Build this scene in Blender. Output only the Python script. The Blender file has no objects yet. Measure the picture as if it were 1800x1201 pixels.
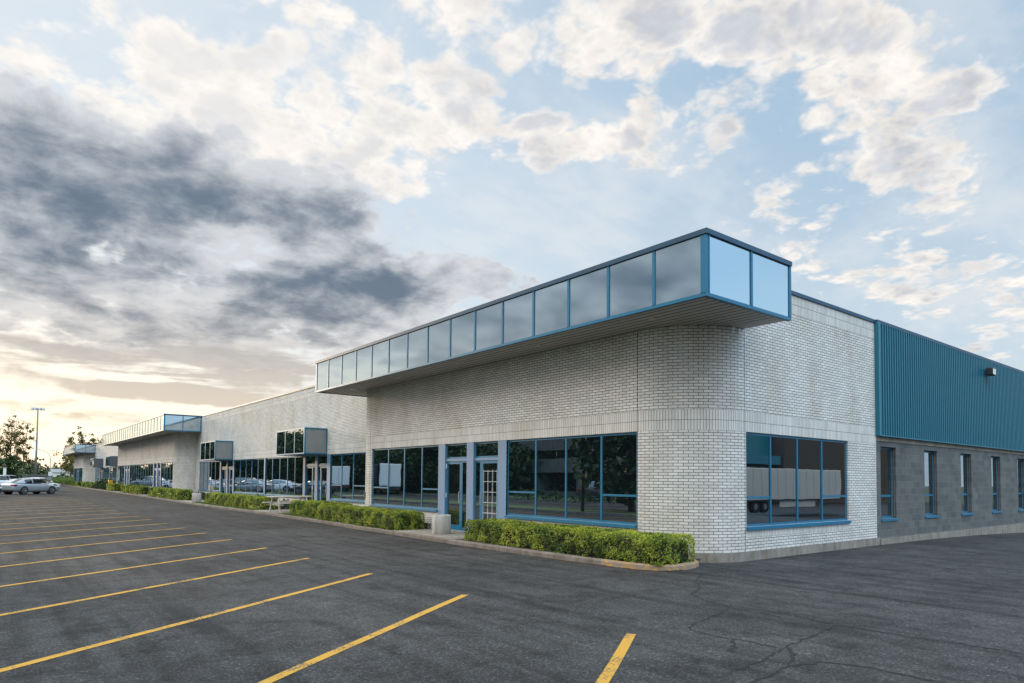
import bpy, bmesh, math, random
from mathutils import Vector, Matrix
random.seed(7)
C = bpy.context.scene.collection
SC = bpy.context.scene
PI = math.pi

# ---------------------------------------------------------------- camera
cam_d = bpy.data.cameras.new('camera'); cam = bpy.data.objects.new('camera', cam_d); C.objects.link(cam)
cam_d.sensor_width = 36.0; cam_d.lens = 1163.44 / 1800 * 36
cam_d.shift_x = (900 - 889.72) / 1800; cam_d.shift_y = (795.3 - 600.5) / 1800
cam_d.clip_end = 3000; cam_d.clip_start = 0.1
R_ = Vector((0.78655996, -0.61744187, 0.00943241)); U_ = Vector((-0.03250028, -0.02613884, 0.99912987)); F_ = Vector((0.61665806, 0.7861821, 0.04062679))
m = Matrix.Identity(4)
for i in range(3):
    m[i][0] = R_[i]; m[i][1] = U_[i]; m[i][2] = -F_[i]
m[2][3] = 1.75
cam.matrix_world = m
SC.camera = cam
SC.view_settings.view_transform = 'Standard'; SC.view_settings.look = 'None'; SC.view_settings.gamma = 1
SC.view_settings.exposure = 0.2
SC.render.engine = 'CYCLES'
SC.cycles.max_bounces = 6; SC.cycles.glossy_bounces = 3; SC.cycles.transparent_max_bounces = 8
SC.cycles.use_denoising = True
SC.cycles.sample_clamp_indirect = 6
BLOB_B = [(1.36, 0.243, 0.099, 0.037, 3.02, 0.6), (1.532, 0.245, 0.07, 0.04, 2.96, 0.6), (1.445, 0.181, 0.168, 0.02, 3.07, 0.5), (1.548, 0.374, 0.107, 0.07, 3.07, 1.2), (1.435, 0.378, 0.151, 0.064, 3.08, 1.15), (1.369, 0.438, 0.037, 0.035, -3.01, 0.8), (1.276, 0.396, 0.143, 0.04, -3.09, 0.9), (1.221, 0.364, 0.134, 0.033, 3.12, 0.9), (1.528, 0.285, 0.142, 0.046, 2.94, 0.85), (1.384, 0.344, 0.139, 0.039, 3.06, 0.8), (1.402, 0.277, 0.061, 0.036, 2.99, 0.7), (1.289, 0.318, 0.099, 0.037, 3.01, 0.6), (1.163, 0.278, 0.156, 0.043, 3.07, 1.1), (1.25, 0.255, 0.101, 0.035, 3.05, 0.8), (1.02, 0.294, 0.129, 0.024, -3.12, 0.95), (0.917, 0.293, 0.061, 0.018, -3.02, 0.7), (1.497, 0.237, 0.121, 0.035, 3.08, 0.7), (1.501, 0.184, 0.156, 0.035, 3.09, 0.7), (1.323, 0.209, 0.124, 0.035, 3.14, 0.75), (1.121, 0.233, 0.107, 0.041, -3.03, 0.8), (1.232, 0.177, 0.156, 0.032, 3.07, 0.55), (0.968, 0.239, 0.078, 0.033, 3.12, 0.35), (1.186, 0.241, 0.097, 0.032, 3.07, 0.7), (1.155, 0.31, 0.09, 0.031, 3.06, 0.6), (1.08, 0.268, 0.093, 0.032, 3.09, 0.6)]
HOLE_B = [(1.465, 0.291, 0.029, 0.034, 2.96, -1.0), (1.456, 0.226, 0.031, 0.032, -3.09, -0.7), (1.319, 0.338, 0.088, 0.012, 3.05, -0.6), (1.296, 0.288, 0.046, 0.016, 2.85, -0.5), (1.388, 0.25, 0.048, 0.018, 3.01, -0.55), (1.241, 0.209, 0.047, 0.02, 3.06, -0.5), (1.536, 0.173, 0.034, 0.02, 3.01, -0.4)]
BLOB_A = [(0.305, 0.259, 0.101, 0.041, -2.98, 0.35), (0.406, 0.303, 0.079, 0.036, 3.1, 0.3), (0.49, 0.321, 0.042, 0.038, 2.72, 0.25), (0.295, 0.176, 0.081, 0.028, -3.03, 0.35), (0.604, 0.503, 0.089, 0.033, -3.02, 0.4), (1.261, 0.416, 0.082, 0.044, -2.96, 0.6), (1.302, 0.509, 0.089, 0.046, 3.11, 0.5), (1.075, 0.472, 0.076, 0.043, -3.07, 0.5), (0.955, 0.566, 0.07, 0.039, 3.11, 0.5), (1.511, 0.469, 0.082, 0.036, -2.87, 0.8), (1.541, 0.494, 0.035, 0.026, -2.69, 0.5), (1.425, 0.548, 0.091, 0.037, 3.11, 0.8), (1.326, 0.56, 0.088, 0.037, 3.08, 0.9), (1.354, 0.511, 0.059, 0.042, -2.87, 0.55), (1.401, 0.457, 0.111, 0.054, -3.03, 0.75), (1.293, 0.465, 0.128, 0.065, -2.91, 0.75), (1.192, 0.494, 0.136, 0.062, -3.12, 0.6), (1.125, 0.439, 0.089, 0.045, -2.93, 0.8), (1.223, 0.435, 0.116, 0.036, -3.04, 0.6), (1.128, 0.56, 0.106, 0.059, -2.75, 0.8), (1.195, 0.595, 0.077, 0.044, -2.71, 0.7), (0.991, 0.614, 0.102, 0.052, -2.94, 0.9), (1.024, 0.51, 0.109, 0.043, -2.92, 0.9), (0.901, 0.493, 0.14, 0.031, -3.08, 1.0), (0.745, 0.471, 0.145, 0.028, -3.05, 1.0), (0.711, 0.553, 0.076, 0.071, -2.8, 0.9), (0.815, 0.603, 0.105, 0.049, -3.1, 0.9), (0.661, 0.604, 0.125, 0.042, -3.03, 0.9), (0.54, 0.575, 0.172, 0.047, -2.93, 1.1), (0.416, 0.562, 0.14, 0.034, -2.91, 0.9), (0.438, 0.514, 0.089, 0.035, -2.65, 1.0), (0.572, 0.482, 0.047, 0.02, -3.01, 0.5), (0.564, 0.539, 0.055, 0.025, -2.99, 0.6), (0.474, 0.48, 0.088, 0.019, -2.96, 0.5), (0.376, 0.518, 0.076, 0.034, -2.76, 0.7), (0.32, 0.456, 0.066, 0.034, -3.06, 1.0), (0.371, 0.411, 0.08, 0.045, 2.99, 1.0), (0.328, 0.363, 0.065, 0.047, 3.07, 0.7), (0.432, 0.397, 0.081, 0.028, 3.11, 0.6), (0.338, 0.49, 0.077, 0.03, -2.89, 0.6), (0.266, 0.493, 0.036, 0.022, -2.85, 0.5), (0.519, 0.396, 0.03, 0.028, -3.01, 0.3), (0.493, 0.343, 0.042, 0.03, 2.83, 0.35), (0.542, 0.349, 0.046, 0.022, -3.03, 0.25), (0.323, 0.269, 0.12, 0.021, -3.08, 0.5), (0.294, 0.231, 0.088, 0.027, -3.0, 0.6), (0.38, 0.256, 0.078, 0.018, -3.1, 0.4), (0.261, 0.179, 0.05, 0.027, -3.02, 0.5), (1.057, 0.437, 0.051, 0.029, 3.08, 0.3), (0.935, 0.375, 0.07, 0.011, 3.05, 0.3), (1.039, 0.364, 0.052, 0.008, 3.09, 0.3)]
HOLE_A = [(1.234, 0.543, 0.048, 0.025, 2.59, -0.5), (1.542, 0.519, 0.036, 0.016, 2.83, -0.5), (1.051, 0.567, 0.043, 0.029, 3.07, -0.5), (0.745, 0.529, 0.021, 0.027, -3.08, -0.7), (0.624, 0.544, 0.049, 0.038, -3.02, -0.5), (0.377, 0.47, 0.034, 0.015, -2.92, -0.5), (0.243, 0.514, 0.035, 0.032, -2.83, -0.9), (0.525, 0.505, 0.046, 0.026, -2.98, -0.3), (1.469, 0.507, 0.034, 0.02, -2.9, -0.3)]
BLOB_C = [(1.475, 0.134, 0.136, 0.012, 3.11, 0.7), (1.398, 0.122, 0.149, 0.02, 3.11, 1.0), (1.291, 0.11, 0.111, 0.016, -3.08, 0.6), (1.492, 0.083, 0.084, 0.006, 3.12, 0.5), (1.467, 0.066, 0.125, 0.009, 3.09, 0.7), (1.357, 0.152, 0.184, 0.017, 3.1, 0.6), (1.529, 0.156, 0.086, 0.01, 3.08, 0.5), (1.322, 0.178, 0.146, 0.019, 3.11, 0.6), (1.216, 0.154, 0.087, 0.018, 3.08, 0.5), (1.292, 0.145, 0.104, 0.011, 3.11, 0.5)]
CRACKS = [ [(10.76, 7.64), (9.8, 7.11), (9.26, 6.61), (8.72, 6.39), (8.51, 6.17), (8.29, 5.76), (8.28, 5.55)],[(8.44, 5.49), (7.83, 5.23), (7.28, 5.09), (6.88, 5.01), (6.64, 4.91), (6.55, 4.73), (6.56, 4.51), (6.55, 4.28), (6.61, 4.15), (6.63, 3.95), (6.63, 3.77)],[(8.25, 3.95), (7.67, 3.85), (7.08, 3.78), (6.71, 3.74), (6.53, 3.53), (6.29, 3.45), (6.05, 3.33), (5.61, 3.29), (5.28, 3.27), (4.97, 3.22)],[(10.68, 7.97), (10.67, 7.51), (10.7, 6.81), (10.61, 5.8), (10.71, 5.19), (10.77, 4.52), (10.78, 3.68), (10.76, 2.69), (10.71, 1.84)],[(6.55, 4.29), (6.31, 4.09), (6.04, 3.94)],[(6.66, 3.72), (6.44, 3.68), (6.02, 3.59), (5.71, 3.58), (5.33, 3.54)],[(8.3, 5.38), (8.37, 4.99), (8.35, 4.5), (8.25, 3.95), (8.26, 3.6), (8.33, 3.14), (8.44, 2.67), (8.47, 2.12)],[(6.05, 3.33), (6.42, 3.23), (6.64, 2.9), (6.63, 2.5), (6.67, 2.24)] ]
# ---------------------------------------------------------------- helpers
def tag(o, label=None, cat=None, group=None, kind=None):
    if label: o['label'] = label
    if cat: o['category'] = cat
    if group: o['group'] = group
    if kind: o['kind'] = kind
    return o
def empty(name, loc, rz=0.0):
    o = bpy.data.objects.new(name, None); C.objects.link(o); o.location = loc; o.rotation_euler = (0, 0, rz); o.empty_display_size = .3
    return o
def copy_tree(o, parent=None):
    c = o.copy(); C.objects.link(c)
    if parent is not None: c.parent = parent
    for ch in list(o.children): copy_tree(ch, c)
    return c
class MB:
    """collects faces; build() links them as ONE mesh object"""
    def __init__(s): s.v = []; s.f = []; s.m = []; s.uv = []; s.at = []
    def face(s, pts, mi=0, uv=None, a=0.0):
        i = len(s.v); s.v.extend([tuple(p) for p in pts]); s.f.append(tuple(range(i, i + len(pts)))); s.m.append(mi); s.uv.append(uv); s.at.append(a)
    def mesh(s, vs, fs, mi=0, a=0.0):
        i = len(s.v); s.v.extend([tuple(p) for p in vs])
        for f in fs: s.f.append(tuple(i + k for k in f)); s.m.append(mi); s.uv.append(None); s.at.append(a)
    def box(s, x0, x1, y0, y1, z0, z1, mi=0, T=None):
        if x0 > x1: x0, x1 = x1, x0
        if y0 > y1: y0, y1 = y1, y0
        vs = [(x0, y0, z0), (x1, y0, z0), (x1, y1, z0), (x0, y1, z0), (x0, y0, z1), (x1, y0, z1), (x1, y1, z1), (x0, y1, z1)]
        if T: vs = [tuple(T @ Vector(p)) for p in vs]
        s.mesh(vs, [(3, 2, 1, 0), (4, 5, 6, 7), (0, 1, 5, 4), (1, 2, 6, 5), (2, 3, 7, 6), (3, 0, 4, 7)], mi)
    def tube(s, pts, rs, n=8, mi=0, caps=True):
        pts = [Vector(p) for p in pts]; base = len(s.v)
        if isinstance(rs, (int, float)): rs = [rs] * len(pts)
        up0 = None
        for i, p in enumerate(pts):
            t = (pts[min(i + 1, len(pts) - 1)] - pts[max(i - 1, 0)]).normalized()
            if up0 is None: up0 = Vector((0, 0, 1)) if abs(t.z) < .9 else Vector((1, 0, 0))
            a = t.cross(up0).normalized(); b = a.cross(t).normalized(); up0 = b
            for k in range(n):
                an = 2 * PI * k / n; q = p + (a * math.cos(an) + b * math.sin(an)) * rs[i]; s.v.append(tuple(q))
        def add(f): s.f.append(f); s.m.append(mi); s.uv.append(None); s.at.append(0.0)
        for i in range(len(pts) - 1):
            for k in range(n):
                k2 = (k + 1) % n
                add((base + i * n + k, base + (i + 1) * n + k, base + (i + 1) * n + k2, base + i * n + k2))
        if caps:
            add(tuple(base + k for k in range(n))); add(tuple(base + (len(pts) - 1) * n + k for k in reversed(range(n))))
    def lathe(s, prof, c=(0, 0, 0), n=32, mi=0):
        base = len(s.v)
        for (r, z) in prof:
            for k in range(n):
                an = 2 * PI * k / n; s.v.append((c[0] + r * math.cos(an), c[1] + r * math.sin(an), c[2] + z))
        for i in range(len(prof) - 1):
            for k in range(n):
                k2 = (k + 1) % n
                s.f.append((base + i * n + k, base + i * n + k2, base + (i + 1) * n + k2, base + (i + 1) * n + k)); s.m.append(mi); s.uv.append(None); s.at.append(0.0)
    def build(s, name, mats, parent=None, smooth=False, attr=False, bevel=0.0):
        me = bpy.data.meshes.new(name); me.from_pydata(s.v, [], s.f)
        if not isinstance(mats, (list, tuple)): mats = [mats]
        for m_ in mats: me.materials.append(m_)
        me.polygons.foreach_set('material_index', s.m)
        if any(u is not None for u in s.uv):
            ul = me.uv_layers.new(name='UVMap'); co = []
            for f, u in zip(s.f, s.uv):
                co.extend([c for q in (u if u is not None else [(0, 0)] * len(f)) for c in q])
            ul.data.foreach_set('uv', co)
        if attr:
            at = me.attributes.new('rnd', 'FLOAT', 'FACE'); at.data.foreach_set('value', s.at)
        if smooth: me.polygons.foreach_set('use_smooth', [True] * len(s.f))
        me.update()
        o = bpy.data.objects.new(name, me); C.objects.link(o)
        if bevel:
            b = o.modifiers.new('bevel', 'BEVEL'); b.width = bevel; b.segments = 2; b.limit_method = 'ANGLE'
        if parent is not None: o.parent = parent
        return o

# ---------------------------------------------------------------- materials
class NM:
    def __init__(s, name):
        s.m = bpy.data.materials.new(name); s.m.use_nodes = True; s.nt = s.m.node_tree; s.b = s.nt.nodes['Principled BSDF']; s.out = s.nt.nodes['Material Output']
    def n(s, t, **kw):
        o = s.nt.nodes.new('ShaderNode' + t)
        for k, v in kw.items(): setattr(o, k, v)
        return o
    def set(s, sock, v):
        if hasattr(v, 'node'): s.nt.links.new(v, sock)
        elif isinstance(v, tuple) and len(v) == 3 and len(sock.default_value) == 4: sock.default_value = v + (1,)
        else: sock.default_value = v
    def P(s, **kw):
        for k, v in kw.items(): s.set(s.b.inputs[k.replace('_', ' ')], v)
        return s
    def noise(s, scale, det=4, rough=.5, vec=None, out='Fac', dist=0):
        n = s.n('TexNoise'); n.inputs['Scale'].default_value = scale; n.inputs['Detail'].default_value = det; n.inputs['Roughness'].default_value = rough; n.inputs['Distortion'].default_value = dist
        if vec is not None: s.set(n.inputs['Vector'], vec)
        return n.outputs[out]
    def obj(s): return s.n('TexCoord').outputs['Object']
    def geo(s): return s.n('NewGeometry').outputs['Position']
    def uv(s): return s.n('TexCoord').outputs['UV']
    def ramp(s, f, stops):
        r = s.n('ValToRGB'); s.set(r.inputs[0], f); e = r.color_ramp.elements
        while len(e) < len(stops): e.new(.5)
        for el, (p, c) in zip(e, stops): el.position = p; el.color = (c if isinstance(c, tuple) else (c, c, c)) + (1,)
        return r.outputs[0]
    def mix(s, f, a, b, bt='MIX'):
        n = s.n('Mix', data_type='RGBA', blend_type=bt); s.set(n.inputs[0], f); s.set(n.inputs[6], a); s.set(n.inputs[7], b); return n.outputs[2]
    def math(s, op, a, b=0.0, c=0.0, clamp=False):
        n = s.n('Math', operation=op); n.use_clamp = clamp; s.set(n.inputs[0], a); s.set(n.inputs[1], b); s.set(n.inputs[2], c); return n.outputs[0]
    def sep(s, v):
        n = s.n('SeparateXYZ'); s.set(n.inputs[0], v); return n.outputs
    def scale(s, v, sc):
        n = s.n('Mapping'); s.set(n.inputs[0], v); n.inputs[3].default_value = sc; return n.outputs[0]
    def bump(s, h, st=.3, d=.01):
        b = s.n('Bump'); b.inputs['Strength'].default_value = st; b.inputs['Distance'].default_value = d; s.set(b.inputs['Height'], h); s.set(s.b.inputs['Normal'], b.outputs[0]); return s
def simple(name, col, rough=.6, metal=0.0, var=.12, scale=6.0, bump=0.0, spec=.5, coat=0.0):
    M = NM(name); f = M.noise(scale, 5, .6, M.obj())
    M.P(Base_Color=M.mix(f, tuple(c * (1 - var) for c in col), tuple(min(1, c * (1 + var)) for c in col)), Roughness=rough, Metallic=metal)
    M.b.inputs['Specular IOR Level'].default_value = spec
    if coat: M.b.inputs['Coat Weight'].default_value = coat; M.b.inputs['Coat Roughness'].default_value = .05
    if bump: M.bump(M.noise(scale * 8, 6, .6, M.obj()), bump)
    return M.m
def brick_mat(name, w, hgt, off, c1, c2, mortar, msize, bump=.5, rough=.85):
    M = NM(name); uv = M.uv()
    w_ = M.noise(9.0, 2, .5, uv, 'Color'); vs = M.n('VectorMath', operation='SUBTRACT'); M.set(vs.inputs[0], w_); vs.inputs[1].default_value = (.5, .5, .5)
    vd = M.n('VectorMath', operation='SCALE'); M.set(vd.inputs[0], vs.outputs[0]); vd.inputs['Scale'].default_value = .006
    va = M.n('VectorMath', operation='ADD'); M.set(va.inputs[0], uv); M.set(va.inputs[1], vd.outputs[0])
    b = M.n('TexBrick'); M.set(b.inputs['Vector'], va.outputs[0]); b.offset = off; b.inputs['Scale'].default_value = 1.0
    b.inputs['Brick Width'].default_value = w; b.inputs['Row Height'].default_value = hgt; b.inputs['Mortar Size'].default_value = msize; b.inputs['Mortar Smooth'].default_value = .15; b.inputs['Bias'].default_value = 0
    b.inputs['Color1'].default_value = c1 + (1,); b.inputs['Color2'].default_value = c2 + (1,); b.inputs['Mortar'].default_value = mortar + (1,)
    sp = M.ramp(M.noise(60, 4, .7, uv), [(.30, (.55, .52, .49)), (.47, (1, 1, 1))])
    st = M.ramp(M.noise(.9, 6, .62, M.scale(uv, (1, .45, 1))), [(.30, (.84, .80, .745)), (.56, (1.03, 1.03, 1.03))])
    col = M.mix(1.0, M.mix(.55, b.outputs['Color'], sp, 'MULTIPLY'), st, 'MULTIPLY')
    M.P(Base_Color=col, Roughness=rough); M.b.inputs['Specular IOR Level'].default_value = .25
    h = M.math('MULTIPLY_ADD', b.outputs['Fac'], -1.0, M.math('MULTIPLY', M.noise(70, 4, .6, uv), .35))
    M.bump(h, bump, .012)
    return M.m
mats = {}
mats['brick'] = brick_mat('painted_brick', .216, .0667, .5, (.72, .68, .65), (.59, .56, .535), (.15, .142, .134), .0076)
mats['soldier'] = brick_mat('soldier_brick', .0667, .23, 0.0, (.72, .68, .65), (.60, .57, .545), (.13, .125, .12), .0055)
def block_material():
    M = NM('scored_block'); uv = M.uv(); b = M.n('TexBrick'); M.set(b.inputs['Vector'], uv); b.offset = .5; b.inputs['Scale'].default_value = 1
    b.inputs['Brick Width'].default_value = .4; b.inputs['Row Height'].default_value = .2; b.inputs['Mortar Size'].default_value = .006; b.inputs['Mortar Smooth'].default_value = .2
    b.inputs['Color1'].default_value = (.20, .197, .19, 1); b.inputs['Color2'].default_value = (.135, .137, .14, 1); b.inputs['Mortar'].default_value = (.24, .235, .23, 1)
    u = M.sep(uv)[0]; wv = M.math('SINE', M.math('MULTIPLY', u, 2 * PI / .05))
    gr = M.ramp(wv, [(0.0, .30), (.4, 1.0)])
    nz = M.ramp(M.noise(30, 6, .7, uv), [(.3, .7), (.7, 1.15)])
    st = M.ramp(M.noise(1.3, 5, .6, uv), [(.3, .8), (.65, 1.08)])
    c = M.mix(.75, b.outputs['Color'], gr, 'MULTIPLY'); c = M.mix(1, c, nz, 'MULTIPLY'); c = M.mix(1, c, st, 'MULTIPLY')
    M.P(Base_Color=c, Roughness=.95); M.bump(M.math('MULTIPLY_ADD', wv, .5, M.noise(50, 4, .6, uv)), .5, .01); return M.m
mats['block'] = block_material()
mats['joint'] = simple('control_joint', (.06, .06, .06), .9)
def concrete_material(name, c, var=.3):
    M = NM(name); p = M.obj(); a = M.ramp(M.noise(1.6, 8, .65, p), [(.3, tuple(k * (1 - var) for k in c)), (.68, c)])
    b = M.ramp(M.noise(26, 5, .7, p), [(.3, .78), (.6, 1.06)])
    st = M.ramp(M.noise(5, 4, .6, M.scale(p, (1, 1, .2))), [(.33, (.72, .66, .58)), (.55, (1, 1, 1))])
    M.P(Base_Color=M.mix(1, M.mix(1, a, b, 'MULTIPLY'), st, 'MULTIPLY'), Roughness=.92); M.bump(M.noise(60, 5, .65, p), .35, .01); return M.m
mats['concrete'] = concrete_material('weathered_concrete', (.31, .275, .24), .4)
mats['smooth_concrete'] = concrete_material('planter_concrete', (.46, .45, .43), .15)
mats['kerb'] = concrete_material('kerb_concrete', (.22, .18, .155), .5)
def kerb_yellow():
    M = NM('worn_yellow_kerb'); p = M.obj(); f = M.ramp(M.noise(9, 6, .65, p), [(.47, 0.0), (.62, 1.0)])
    M.P(Base_Color=M.mix(f, (.22, .17, .135), (.42, .23, .04)), Roughness=.85); M.bump(M.noise(40, 5, .6, p), .3); return M.m
mats['kerb_yellow'] = kerb_yellow()
def metal_paint(name, c, rough=.35, spec=.5):
    M = NM(name); p = M.obj(); f = M.noise(3, 6, .6, p)
    M.P(Base_Color=M.mix(f, tuple(k * .86 for k in c), tuple(min(1, k * 1.12) for k in c)), Roughness=M.math('MULTIPLY_ADD', M.noise(14, 4, .6, p), .25, rough - .1)); M.b.inputs['Specular IOR Level'].default_value = spec
    return M.m
mats['frame'] = metal_paint('blue_frame_paint', (.017, .14, .25), .4, .3)
mats['pier'] = metal_paint('pale_blue_paint', (.17, .25, .38), .5, .3)
mats['coping'] = metal_paint('dark_blue_coping', (.02, .065, .12), .45, .3)
mats['clad'] = metal_paint('teal_cladding', (.010, .145, .222), .36, .5)
mats['boxside'] = simple('grey_box_panel', (.20, .21, .21), .6, var=.2, scale=3)
mats['slate'] = simple('slate_box_panel', (.085, .09, .10), .6, var=.2, scale=3)
def soffit_material():
    M = NM('soffit_boards'); p = M.geo(); f = M.noise(2.0, 5, .6, M.scale(p, (9, .4, 1)))
    M.P(Base_Color=M.mix(f, (.44, .40, .375), (.56, .52, .49)), Roughness=.6); return M.m
mats['soffit'] = soffit_material()
mats['dark'] = simple('groove_shade', (.012, .012, .013), .8)
mats['white'] = simple('white_paint', (.75, .75, .74), .5)
mats['black'] = simple('black_plastic', (.02, .02, .022), .5)
mats['steel'] = simple('galvanised_steel', (.42, .43, .44), .45, metal=.6)
mats['roof'] = simple('roof_gravel', (.25, .25, .25), .9)
mats['timber'] = simple('weathered_timber', (.44, .40, .36), .85, var=.35, scale=9, bump=.3)
mats['yellow'] = simple('yellow_paint', (.72, .42, .03), .5)
mats['silver_light'] = simple('lamp_lens', (.6, .6, .58), .25)
def glass_material(name, body, refl, tint=(1, 1, 1), rough=0.0, wob=.0, wscale=1.2):
    """coated glazing: a dark body behind a partly mirroring face"""
    M = NM(name); nt = M.nt
    M.P(Base_Color=body, Roughness=1.0); M.b.inputs['Specular IOR Level'].default_value = 0.0
    g = M.n('BsdfGlossy'); g.inputs['Color'].default_value = tint + (1,); g.inputs['Roughness'].default_value = rough
    lw = M.n('LayerWeight'); lw.inputs[0].default_value = .35
    f = M.math('MULTIPLY_ADD', lw.outputs['Fresnel'], 1 - refl, refl, clamp=True)
    mx = M.n('MixShader'); M.set(mx.inputs[0], f); nt.links.new(M.b.outputs[0], mx.inputs[1]); nt.links.new(g.outputs[0], mx.inputs[2]); nt.links.new(mx.outputs[0], M.out.inputs[0])
    if wob:
        b = M.n('Bump'); b.inputs['Strength'].default_value = wob; b.inputs['Distance'].default_value = .02; M.set(b.inputs['Height'], M.noise(wscale, 2, .5, M.geo())); M.set(g.inputs['Normal'], b.outputs[0])
    return M.m
mats['glass'] = glass_material('tinted_glazing', (.006, .010, .013), .36, (.82, .92, 1.0), 0.0, .05, .9)
mats['glass_clear'] = glass_material('door_glazing', (.012, .016, .018), .34, (.9, .95, 1.0), 0.0, .03, .9)
mats['mirror'] = glass_material('mirror_panel', (.04, .08, .11), .54, (.78, .91, 1.0), .05, .08, .5)
# ---------------------------------------------------------------- sky
SUN_AZ, SUN_EL = math.radians(103), math.radians(8)
def make_world():
    w = bpy.data.worlds.new('World'); SC.world = w; w.use_nodes = True
    nt = w.node_tree; N = nt.nodes; Lk = nt.links
    for n in list(N): N.remove(n)
    out = N.new('ShaderNodeOutputWorld'); bg = N.new('ShaderNodeBackground'); Lk.new(bg.outputs[0], out.inputs[0])
    bg.inputs[1].default_value = 0.1
    def val(s, v):
        if isinstance(v, (int, float)): s.default_value = v
        elif isinstance(v, tuple): s.default_value = v if len(v) == len(s.default_value) else tuple(v) + (1,)
        else: Lk.new(v, s)
    def mt(op, a, b=0.0, c=None, clamp=False):
        n = N.new('ShaderNodeMath'); n.operation = op; n.use_clamp = clamp
        val(n.inputs[0], a); val(n.inputs[1], b)
        if c is not None: val(n.inputs[2], c)
        return n.outputs[0]
    def vm(op, a, b=None, s=None):
        n = N.new('ShaderNodeVectorMath'); n.operation = op; val(n.inputs[0], a)
        if b is not None: val(n.inputs[1], b)
        if s is not None: val(n.inputs['Scale'], s)
        return n.outputs[0] if op not in ('LENGTH', 'DOT_PRODUCT') else n.outputs[1]
    def comb(x, y, z=0.0):
        n = N.new('ShaderNodeCombineXYZ'); val(n.inputs[0], x); val(n.inputs[1], y); val(n.inputs[2], z); return n.outputs[0]
    def smooth(v, a, b):
        n = N.new('ShaderNodeMapRange'); n.interpolation_type = 'SMOOTHSTEP'
        val(n.inputs[0], v); n.inputs[1].default_value = a; n.inputs[2].default_value = b; return n.outputs[0]
    def mix(f, a, b):
        n = N.new('ShaderNodeMix'); n.data_type = 'RGBA'; val(n.inputs[0], f); val(n.inputs[6], a); val(n.inputs[7], b); return n.outputs[2]
    def noise(vec, scale, det=8, rough=.55, lac=2.0, col=False, dist=0.0, dim='2D'):
        n = N.new('ShaderNodeTexNoise'); n.noise_dimensions = dim; Lk.new(vec, n.inputs['Vector'])
        n.inputs['Scale'].default_value = scale; n.inputs['Detail'].default_value = det; n.inputs['Roughness'].default_value = rough
        n.inputs['Lacunarity'].default_value = lac; n.inputs['Distortion'].default_value = dist
        return n.outputs['Color'] if col else n.outputs['Fac']
    def vor(vec, scale, det=2, rough=.5):
        n = N.new('ShaderNodeTexVoronoi'); n.feature = 'F1'; n.voronoi_dimensions = '2D'; Lk.new(vec, n.inputs['Vector'])
        n.inputs['Scale'].default_value = scale; n.inputs['Detail'].default_value = det; n.inputs['Roughness'].default_value = rough
        return n.outputs['Distance']
    tc = N.new('ShaderNodeTexCoord'); d = vm('NORMALIZE', tc.outputs['Generated'])
    sp = N.new('ShaderNodeSeparateXYZ'); Lk.new(d, sp.inputs[0]); x, y, z = sp.outputs
    zc = mt('MAXIMUM', z, 0.0)
    az = mt('ARCTAN2', y, x); el = mt('ARCSINE', z)
    w1 = vm('SUBTRACT', noise(d, 9, 4, .6, col=True, dim='3D'), (.5, .5, .5))
    ae = vm('ADD', comb(az, el), vm('MULTIPLY', w1, (.16, .085, 0.0)))
    inv = mt('DIVIDE', 1.0, mt('ADD', zc, 0.20))
    p0 = comb(mt('MULTIPLY', x, inv), mt('MULTIPLY', y, inv), mt('MULTIPLY', z, 0.6))
    wq = vm('SUBTRACT', noise(p0, 4.0, 3, .5, col=True), (.5, .5, .5))
    p = vm('ADD', p0, vm('SCALE', wq, s=.07))
    sa = N.new('ShaderNodeSeparateXYZ'); Lk.new(ae, sa.inputs[0])
    ah = comb(sa.outputs[0], sa.outputs[1], 1.0)
    def blobs(L, k=1.75):
        acc = None
        for (cx, cy, a, b, r, s) in L:
            a *= k; b *= k; c_, s_ = math.cos(r), math.sin(r)
            u = vm('DOT_PRODUCT', ah, (c_ / a, s_ / a, -(cx * c_ + cy * s_) / a))
            v = vm('DOT_PRODUCT', ah, (-s_ / b, c_ / b, (cx * s_ - cy * c_) / b))
            g = mt('MULTIPLY_ADD', v, v, mt('MULTIPLY', u, u))
            g = mt('MULTIPLY_ADD', g, -1.0, 1.0, clamp=True)
            acc = mt('MULTIPLY_ADD', mt('MULTIPLY', g, g), s, acc if acc is not None else 0.0)
        return acc
    fA = noise(p, 7.5, 7, .60); fB = noise(p, 3.2, 7, .6)
    fB2 = noise(vm('ADD', p, (.3, .7, 0.0)), 4.6, 5, .6)
    pu = vor(p, 9.0, 3, .55)
    off = vm('ADD', p, (-.008, .035, .0)); fA2 = noise(off, 7.5, 4, .60)
    # base sky: the physical sky, whitened towards the horizon
    st = N.new('ShaderNodeTexSky'); st.sky_type = 'NISHITA'; st.sun_disc = False
    st.sun_elevation = SUN_EL; st.sun_rotation = PI / 2 - SUN_AZ; st.altitude = 50; st.air_density = 1.0; st.dust_density = 1.2; st.ozone_density = 1.5
    sunv = (math.cos(SUN_AZ) * math.cos(SUN_EL), math.sin(SUN_AZ) * math.cos(SUN_EL), math.sin(SUN_EL))
    cs = vm('DOT_PRODUCT', d, sunv)
    near = smooth(cs, .2, 1.0)
    hz = smooth(el, .55, .0)
    base = mix(smooth(el, .02, .62), (.61, .705, .78), (.35, .51, .68))
    base = mix(mt('MULTIPLY', near, .85), base, (.72, .79, .85))
    glow = mt('MULTIPLY', smooth(cs, .62, 1.0), smooth(el, .36, .02))
    base = mix(glow, base, (1.12, .99, .80))
    nis = vm('SCALE', st.outputs[0], s=.1)
    base = mix(.12, base, nis)
    veil = mt('MULTIPLY', smooth(noise(vm('MULTIPLY', p, (1.0, 1.6, 1.0)), 2.2, 6, .6), .38, .75), smooth(el, .04, .2))
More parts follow.
